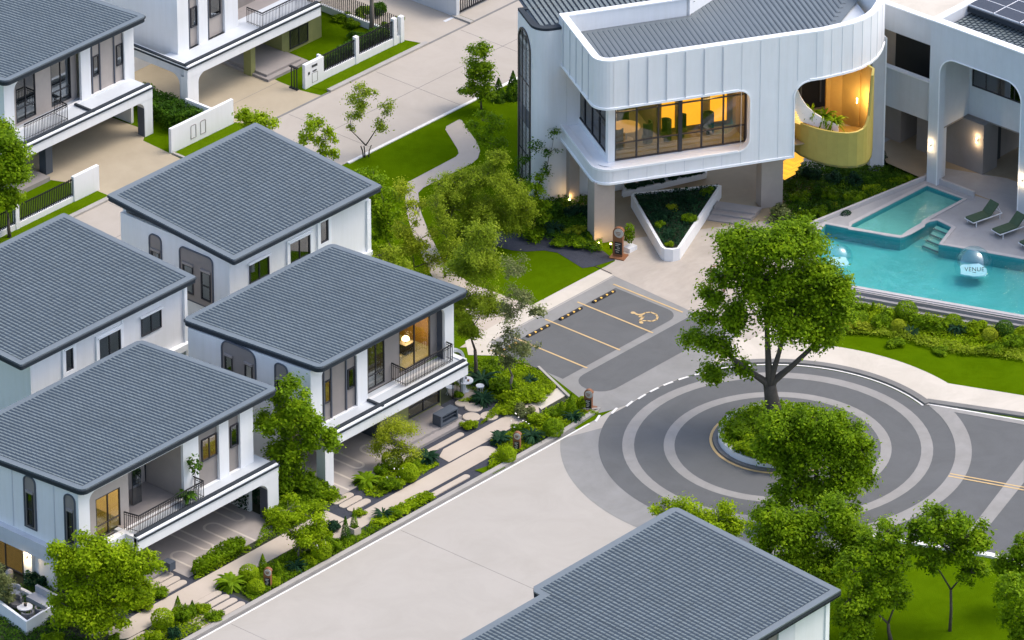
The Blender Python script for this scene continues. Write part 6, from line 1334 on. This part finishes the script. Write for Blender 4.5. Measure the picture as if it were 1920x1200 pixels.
# signboards: wood frame, pale disc, dark plate with pale lettering marks
def totem(label, px, py, h=1.45, w_=.62, base=False, cat='sign', dark=False):
    c = P(px, py); t = thing('wooden_sign', label, cat, (c[0], c[1], 0), 'wooden signs with a pale disc'); o = Vector(c[:2])
    u = Vector((RX, RY))*.92+Vector((-RY, RX))*-.38; u.normalize(); v = Vector((-u.y, u.x))       # board faces the camera side, turned a little
    def loc(mb): mb.v = [(o.x+u.x*a+v.x*b_, o.y+u.y*a+v.y*b_, c_) for a, b_, c_ in mb.v]; return mb
    r = w_*.5
    out = [(-r, 0), (r*.72, 0), (r*.72, h-r)]+[(r*math.cos(q), h-r+r*math.sin(q)) for q in [i*math.pi/10 for i in range(1, 10)]]+[(-r, h-r)]
    loc(MB().prism(out, -.07, .12, 'y')).build('frame', 'wood', t)
    loc(MB().prism([(r*.84*math.cos(q)+.03, h-r+r*.84*math.sin(q)) for q in [i*math.pi/12 for i in range(24)]], -.095, -.072, 'y')).build('disc', 'signw', t)
    mk = MB()
    for (a, z_, l_) in ((-.5, .15, 1.0), (-.42, -.12, .84), (-.3, -.36, .6)): mk.box(a*r, -.102, h-r+z_*r-.018, (a+l_)*r, -.096, h-r+z_*r+.018)
    loc(mk).build('disc_lettering', 'wood', t)
    loc(MB().box(-r*.62, -.09, h*.12, r*.72, -.072, h*.52)).build('notice_plate', 'black', t)
    mk = MB()
    for (a, z_, l_) in ((-.5, .46, .9), (-.5, .40, .6), (-.2, .33, .5), (-.5, .26, .75), (-.4, .19, .5)): mk.box(a*r, -.097, h*z_-.02, (a+l_)*r, -.091, h*z_+.02)
    loc(mk).build('plate_lettering', 'signw', t)
    if base: loc(MB().box(-r*1.3, -.35, 0, r*1.35, .35, .08)).build('base', 'wood', t)
    return t
totem('tall wooden sign with a pale disc in front of the clubhouse pier', 1160, 482, 1.75, .62, True)
totem('wooden sign with a pale disc at the corner of the bed by the forecourt', 1104, 768, 1.15, .48, True)
totem('wooden sign with a pale disc in the kerb bed before the lit bedroom house', 970, 846, 1.1, .42)
totem('wooden sign with a pale disc in the kerb bed before the front left house', 503, 1102, 1.1, .42)
c = P(1345, 548); t = thing('wooden_sign', 'wooden framed board half hidden by the big tree at the club paving', 'sign', (c[0], c[1], 0), 'wooden signs with a pale disc')
MB().tube([(c[0]-.35*RX, c[1]-.35*RY, 0), (c[0]-.35*RX, c[1]-.35*RY, 1.5), (c[0]+.35*RX, c[1]+.35*RY, 1.6), (c[0]+.35*RX, c[1]+.35*RY, 0)], .05, 6).build('frame', 'wood', t)
MB().add([(c[0]-.3*RX, c[1]-.3*RY, .5), (c[0]+.3*RX, c[1]+.3*RY, .5), (c[0]+.3*RX, c[1]+.3*RY, 1.3), (c[0]-.3*RX, c[1]-.3*RY, 1.3), (c[0]-.3*RX, c[1]-.3*RY+.03, .5), (c[0]+.3*RX, c[1]+.3*RY+.03, .5), (c[0]+.3*RX, c[1]+.3*RY+.03, 1.3), (c[0]-.3*RX, c[1]-.3*RY+.03, 1.3)], [(0, 1, 2, 3), (7, 6, 5, 4), (0, 4, 5, 1), (3, 2, 6, 7)]).build('board', 'signw', t)
# box hedge stand beside the tall sign
c = P(1181, 470); t = thing('planter_stand', 'white stand with a green plant panel right behind the tall wooden sign', 'planter', (c[0], c[1], 0))
MB().box(c[0]-.25, c[1]-.2, 0, c[0]+.35, c[1]+.25, .25).build('stand', 'metalw', t)
p_, d_ = ball_pts(260, (c[0]+.05, c[1]+.1, 1.0), .32, .3, 1.9); 
o = bpy.data.objects.new('foliage', leaf_mesh('foliage', p_, d_, .08, 'mid')); COL.objects.link(o); o.parent = t; o.matrix_parent_inverse = Matrix.Translation(-t.location)
# sun loungers
def lounger(label, px, py, cut=False):
    c = P(px, py, PZ); t = thing('sun_lounger', label, 'sun lounger', (c[0], c[1], PZ), 'sun loungers on the pool terrace')
    o = Vector(c[:2]); u = (Vector(P(1880, 395, PZ)[:2])-Vector(P(1815, 418, PZ)[:2])).normalized(); v = Vector((-u.y, u.x))
    def loc(mb): mb.v = [(o.x+u.x*a+v.x*b_, o.y+u.y*a+v.y*b_, PZ+c_) for a, b_, c_ in mb.v]; return mb
    f = MB(); 
    for b_ in (-.36, .36): f.tube([(-.95, b_, .30), (1.0, b_, .30)], .03, 6)
    f.tube([(-.95, -.36, .30), (-.95, .36, .30)], .03, 6); f.tube([(1.0, -.36, .30), (1.0, .36, .30)], .03, 6); loc(f).build('frame', 'metalw', t)
    for a in (-.75, .85):
        for b_ in (-.36, .36): loc(MB().tube([(a, b_, 0), (a, b_, .3)], .028, 6)).build('leg', 'metalw', t)
    loc(MB().prism(rrect(-.95, -.33, .25, .33, .05), .32, .40)).build('seat_cushion', 'cushion', t)
    bc = MB().add([(.27, -.33, .34), (.27, .33, .34), (.80, .33, .86), (.80, -.33, .86), (.22, -.33, .41), (.22, .33, .41), (.75, .33, .93), (.75, -.33, .93)], [(3, 2, 1, 0), (4, 5, 6, 7), (0, 1, 5, 4), (1, 2, 6, 5), (2, 3, 7, 6), (3, 0, 4, 7)]); loc(bc).build('back_cushion', 'cushion', t)
    s = MB()
    for b_ in (-.30, 0, .30): s.tube([(.72, b_, .80), (.98, b_, .32)], .014, 5)
    loc(s).build('back_support', 'metalw', t); return t
lounger('green sun lounger farthest left on the pool terrace', 1843, 414)
lounger('green sun lounger between the other two on the terrace', 1893, 436)
lounger('green sun lounger cut by the right edge of the photo', 1944, 460)
# floating bubbles on the pool
def bubble(label, px, py, r, words=None):
    c = P(px, py, PZ-.13); t = thing('floating_bubble', label, 'pool float', (c[0], c[1], PZ-.13), 'clear floating bubbles in the pool')
    zc = PZ-.13+r*.35
    pr = [(r*math.cos(a), r*math.sin(a)) for a in [math.radians(v) for v in range(-20, 91, 10)]]
    MB().lathe([(max(p[0], .001), p[1]) for p in pr], (c[0], c[1], zc), 28).build('clear_dome', 'bubble', t, True)
    k = NR.randint(0, 3); pl_ = [(c[0]+r*.72*math.cos(a)*(1+.12*math.sin(5*a+k)), c[1]+r*.72*math.sin(a)*(1+.12*math.cos(4*a))) for a in [i*math.pi/9 for i in range(18)]]
    MB().prism(pl_, PZ-.125, PZ-.07).build('foam_raft', 'foam', t)
    if words:
        for i, (w_, dz_, s_) in enumerate(words):
            cu = bpy.data.curves.new('lettering', 'FONT'); cu.body = w_; cu.size = s_; cu.extrude = .008; cu.align_x = 'CENTER'; cu.space_character = 1.1
            cu.materials.append(M['black']); o0 = bpy.data.objects.new('lettering', cu); me = bpy.data.meshes.new_from_object(o0); bpy.data.objects.remove(o0); o = bpy.data.objects.new('lettering', me); COL.objects.link(o)
            d = Vector((-sp, -cp, 0)); o.rotation_euler = (math.radians(62), 0, math.atan2(RY, RX)); p = Vector((c[0], c[1], 0))+d*r*.80
            o.location = Vector((p.x, p.y, zc+dz_))-t.location; o.parent = t
    return t
bubble('clear bubble floating in the pool half hidden by the big tree', 1572, 492, .75)
bubble('clear bubble with dark lettering floating in the middle of the pool', 1825, 508, 1.0, [('VENUE', .05, .31), ('~', -.12, .34)])
# tea table, garden bench box, seating pit
t = round_table('tea_table', 'small white round table with tea things on the large round paver', *P(872, 735)[:2], .07, .42, .62, 'metalw')
c = P(872, 735)
for i, (dx, dy, lb) in enumerate(((.12, .05, 'dark tea pot'), (-.15, .1, 'small brown cup left'), (.02, -.2, 'small brown cup near the front'))):
    MB().lathe([(0, 0), (.05, 0), (.06, .08), (.02, .14 if i == 0 else .09), (0, .14 if i == 0 else .09)], (c[0]+dx, c[1]+dy, .69), 10).build('tea_pot' if i == 0 else 'cup', 'wood' if i else 'sofa'); o = COL.objects[-1]; tag(o, lb+' standing on the white tea table', 'tableware')
for i, (dx, dy) in enumerate(((-.75, .35), (.35, -.7))):
    t = thing('garden_stool', 'white wire stool %s the white tea table' % ('left behind' if i == 0 else 'in front of'), 'stool', (c[0]+dx, c[1]+dy, .07)); b_ = MB()
    for k in range(8): a = k*math.pi/4; b_.tube([(c[0]+dx+.2*math.cos(a), c[1]+dy+.2*math.sin(a), .07), (c[0]+dx+.12*math.cos(a), c[1]+dy+.12*math.sin(a), .25), (c[0]+dx+.2*math.cos(a), c[1]+dy+.2*math.sin(a), .45)], .012, 4)
    b_.build('wire_frame', 'metalw', t); MB().lathe([(0, .49), (.21, .49), (.22, .45), (0, .45)], (c[0]+dx, c[1]+dy, 0), 14).build('seat', 'metalw', t)
c = P(836, 790, .3); t = thing('garden_cabinet', 'slate blue open cabinet on the terrace of the lit bedroom house', 'cabinet', (c[0], c[1], .3))
MB().box(c[0]-.65, c[1]-.25, .3, c[0]+.65, c[1]+.3, .42).box(c[0]-.65, c[1]-.25, .82, c[0]+.65, c[1]+.3, .9).box(c[0]-.65, c[1]-.25, .42, c[0]-.5, c[1]+.3, .82).box(c[0]+.55, c[1]-.25, .42, c[0]+.65, c[1]+.3, .82).box(c[0]-.5, c[1]+.2, .42, c[0]+.55, c[1]+.3, .82).box(c[0]-.5, c[1]-.2, .60, c[0]+.55, c[1]+.2, .64).build('carcass', 'bluebox', t)
# square pot with its conifer
c = P(664, 1004); t = thing('plant_pot', 'square stone pot standing in the kerb bed', 'pot', (c[0], c[1], 0))
MB().strip([(c[0]-.24, c[1]-.24), (c[0]+.24, c[1]-.24), (c[0]+.24, c[1]+.24), (c[0]-.24, c[1]+.24)], 0, .5, .06, True).build('pot_wall', 'path', t); MB().box(c[0]-.18, c[1]-.18, .0, c[0]+.18, c[1]+.18, .44).build('potting_soil', 'earth', t)
shrub('cone', 'slim conifer growing in the square stone pot', 664, 965, 9, 'mid', 1.5, .45)
# side gate half arch of the lit bedroom house
t = thing('side_gate', 'grey quarter arch side gate right of the lit bedroom house', 'gate', (-6.7, 15.3, 0))
p0 = P(853, 700, 0); gx, gy = -7.15, 15.25; R_ = .95
arc = [(gx, 2.9)]+[(gx+R_*math.sin(a), 2.9-R_+R_*math.cos(a)) for a in [i*math.pi/16 for i in range(1, 9)]]+[(gx+R_, 0)]
inn = [(gx+R_-.16, 0)]+[(gx+(R_-.16)*math.sin(a), 2.9-R_+(R_-.16)*math.cos(a)) for a in [i*math.pi/16 for i in range(8, 0, -1)]]+[(gx, 2.74)]
MB().prism(arc+inn, gy, gy+.2, 'y').build('arch', 'offwhite', t)
b_ = MB()
for k in range(7): b_.box(gx+.08+.1*k, gy+.08, .05, gx+.10+.1*k, gy+.11, 2.0+.7*math.sqrt(max(0, 1-((.1*k+.1)/.8)**2)))
b_.build('bars', 'iron', t)
# balcony plants of house E
def potplant(label, px, py, z, r, m, h=.42):
    c = P(px, py, z); t = thing('potted_plant', label, 'potted plant', (c[0], c[1], z), 'potted plants on the long balcony')
    MB().lathe([(0, h-.05), (.16, h-.05), (.18, h), (.2, h), (.17, .0), (0, 0)], (c[0], c[1], z), 14).build('pot', 'terrac', t)
    return t, c
t, c = potplant('dark rosette plant in a ribbed white pot on the long balcony', 350, 944, 2.82, .3, 'deep')
me = shrub_proto('palm'); me.materials[0] = LF['deep']; o = bpy.data.objects.new('foliage', me); COL.objects.link(o); o.parent = t; o.scale = (.55, .55, .5); o.location = (0, 0, .3)
t, c = potplant('tall slim broad leaved plant in a white pot behind the rosette', 366, 934, 2.82, .3, 'deep')
p_, d_ = ball_pts(90, (0, 0, 1.9), .38, .3, 1.5); child(leaf_mesh('foliage', p_, d_, .12, 'deep'), t, 'foliage'); child(branch_mesh('stem', [([(0, 0, .3), (.03, 0, 1.2), (0, 0, 2.0)], [.025, .02, .01])], 'bark'), t, 'stem')
# dracaenas behind the stair balustrade
for i, (px, py, lb) in enumerate(((1522, 222, 'left strappy plant behind the curved stair wall'), (1545, 228, 'middle strappy plant behind the curved stair wall'), (1563, 238, 'right strappy plant behind the curved stair wall'))):
    q = PD(px, py, 1.1-.35*i); me = shrub_proto('spiky'); me.materials[0] = LF['mid']; o = bpy.data.objects.new('strappy_plant', me); COL.objects.link(o); o.location = (q[0], q[1], q[2]-.1); o.scale = (.75, .75, 1.0); tag(o, lb, 'plant', 'strappy plants inside the drum balcony')
# sunken seating at the bottom left
Q = [P(x, y)[:2] for x, y in [(-22,1140),(50,1192),(112,1155),(52,1118),(20,1104)]]
tag(MB().strip([Q[0], Q[1], Q[2]], 0, .75, .18).strip([Q[2], Q[3], Q[4]], 0, .35, .18).build('seating_wall', 'white'), 'low white rimmed wall around the sunken garden seating', 'wall')
sheet('seating_floor', Q, .03, 'stepc')
for (px, py, a_, m_, lb) in ((8,1140,.4,'cushion','green garden armchair nearest the left edge'),(30,1146,.6,'sofa','dark garden armchair left of the small white table'),(78,1164,3.6,'sofa','dark garden armchair right of the small white table'),(52,1172,4.4,'sofa','dark garden armchair at the near corner of the seating'),(28,1126,1.2,'sofa2','pale garden armchair at the far side of the seating')):
    c = P(px, py); tub_chair(lb, c[0], c[1], .04, a_, m_, h=.72)
c = P(47, 1152); round_table('coffee_table', 'small white table with a plant in the sunken seating', c[0], c[1], .04, .38, .4, 'metalw')
o = tag(MB().lathe([(0, 0), (.07, 0), (.09, .14), (0, .14)], (c[0]+.05, c[1], .45), 10).build('vase', 'black'), 'black vase on the small white table of the sunken seating', 'vase')
t = thing('daybed', 'long light grey corner sofa along the far rim of the sunken seating', 'sofa', (*P(75, 1138)[:2], 0))
a, b = Vector(P(58, 1128)[:2]), Vector(P(104, 1152)[:2]); d = (b-a).normalized(); n_ = Vector((-d.y, d.x))
MB().prism([(a+n_*.3)[:], (a-n_*.3)[:], (b-n_*.3)[:], (b+n_*.3)[:]], .04, .42).build('seat', 'sofa2', t); MB().prism([(a+n_*.45)[:], (a+n_*.3)[:], (b+n_*.3)[:], (b+n_*.45)[:]], .04, .78).build('backrest', 'sofa2', t)
c = P(18, 1085); tag(MB().lathe([(0, 0), (.18, 0), (.2, .35), (.12, .5), (0, .5)], (c[0], c[1], 0), 12).build('rock', 'stone'), 'pale garden rock at the left edge under the lit window', 'rock')
c = P(317, 1066, .32)
tag(MB().box(c[0]-.2, c[1]-.25, .32, c[0]+.2, c[1]+.25, .75).build('planter_box', 'bluebox'), 'slate box planter on the entrance step of the front left house', 'planter')
# flowers
def flowers(label, px, py, r, n=14):
    c = P(px, py); p_, d_ = ball_pts(n, (c[0], c[1], .75), r, .8, .8); me = leaf_mesh('flowers', p_, d_, .06, M['flower']); o = bpy.data.objects.new('flowers', me); COL.objects.link(o); tag(o, label, 'flowers')
flowers('white blossoms over the shrubs of the right carport bed', 735, 905, .6); flowers('white blossoms under the feathery yellow tree', 590, 1040, .6); flowers('white blossoms over the corner bed', 975, 815, .6)
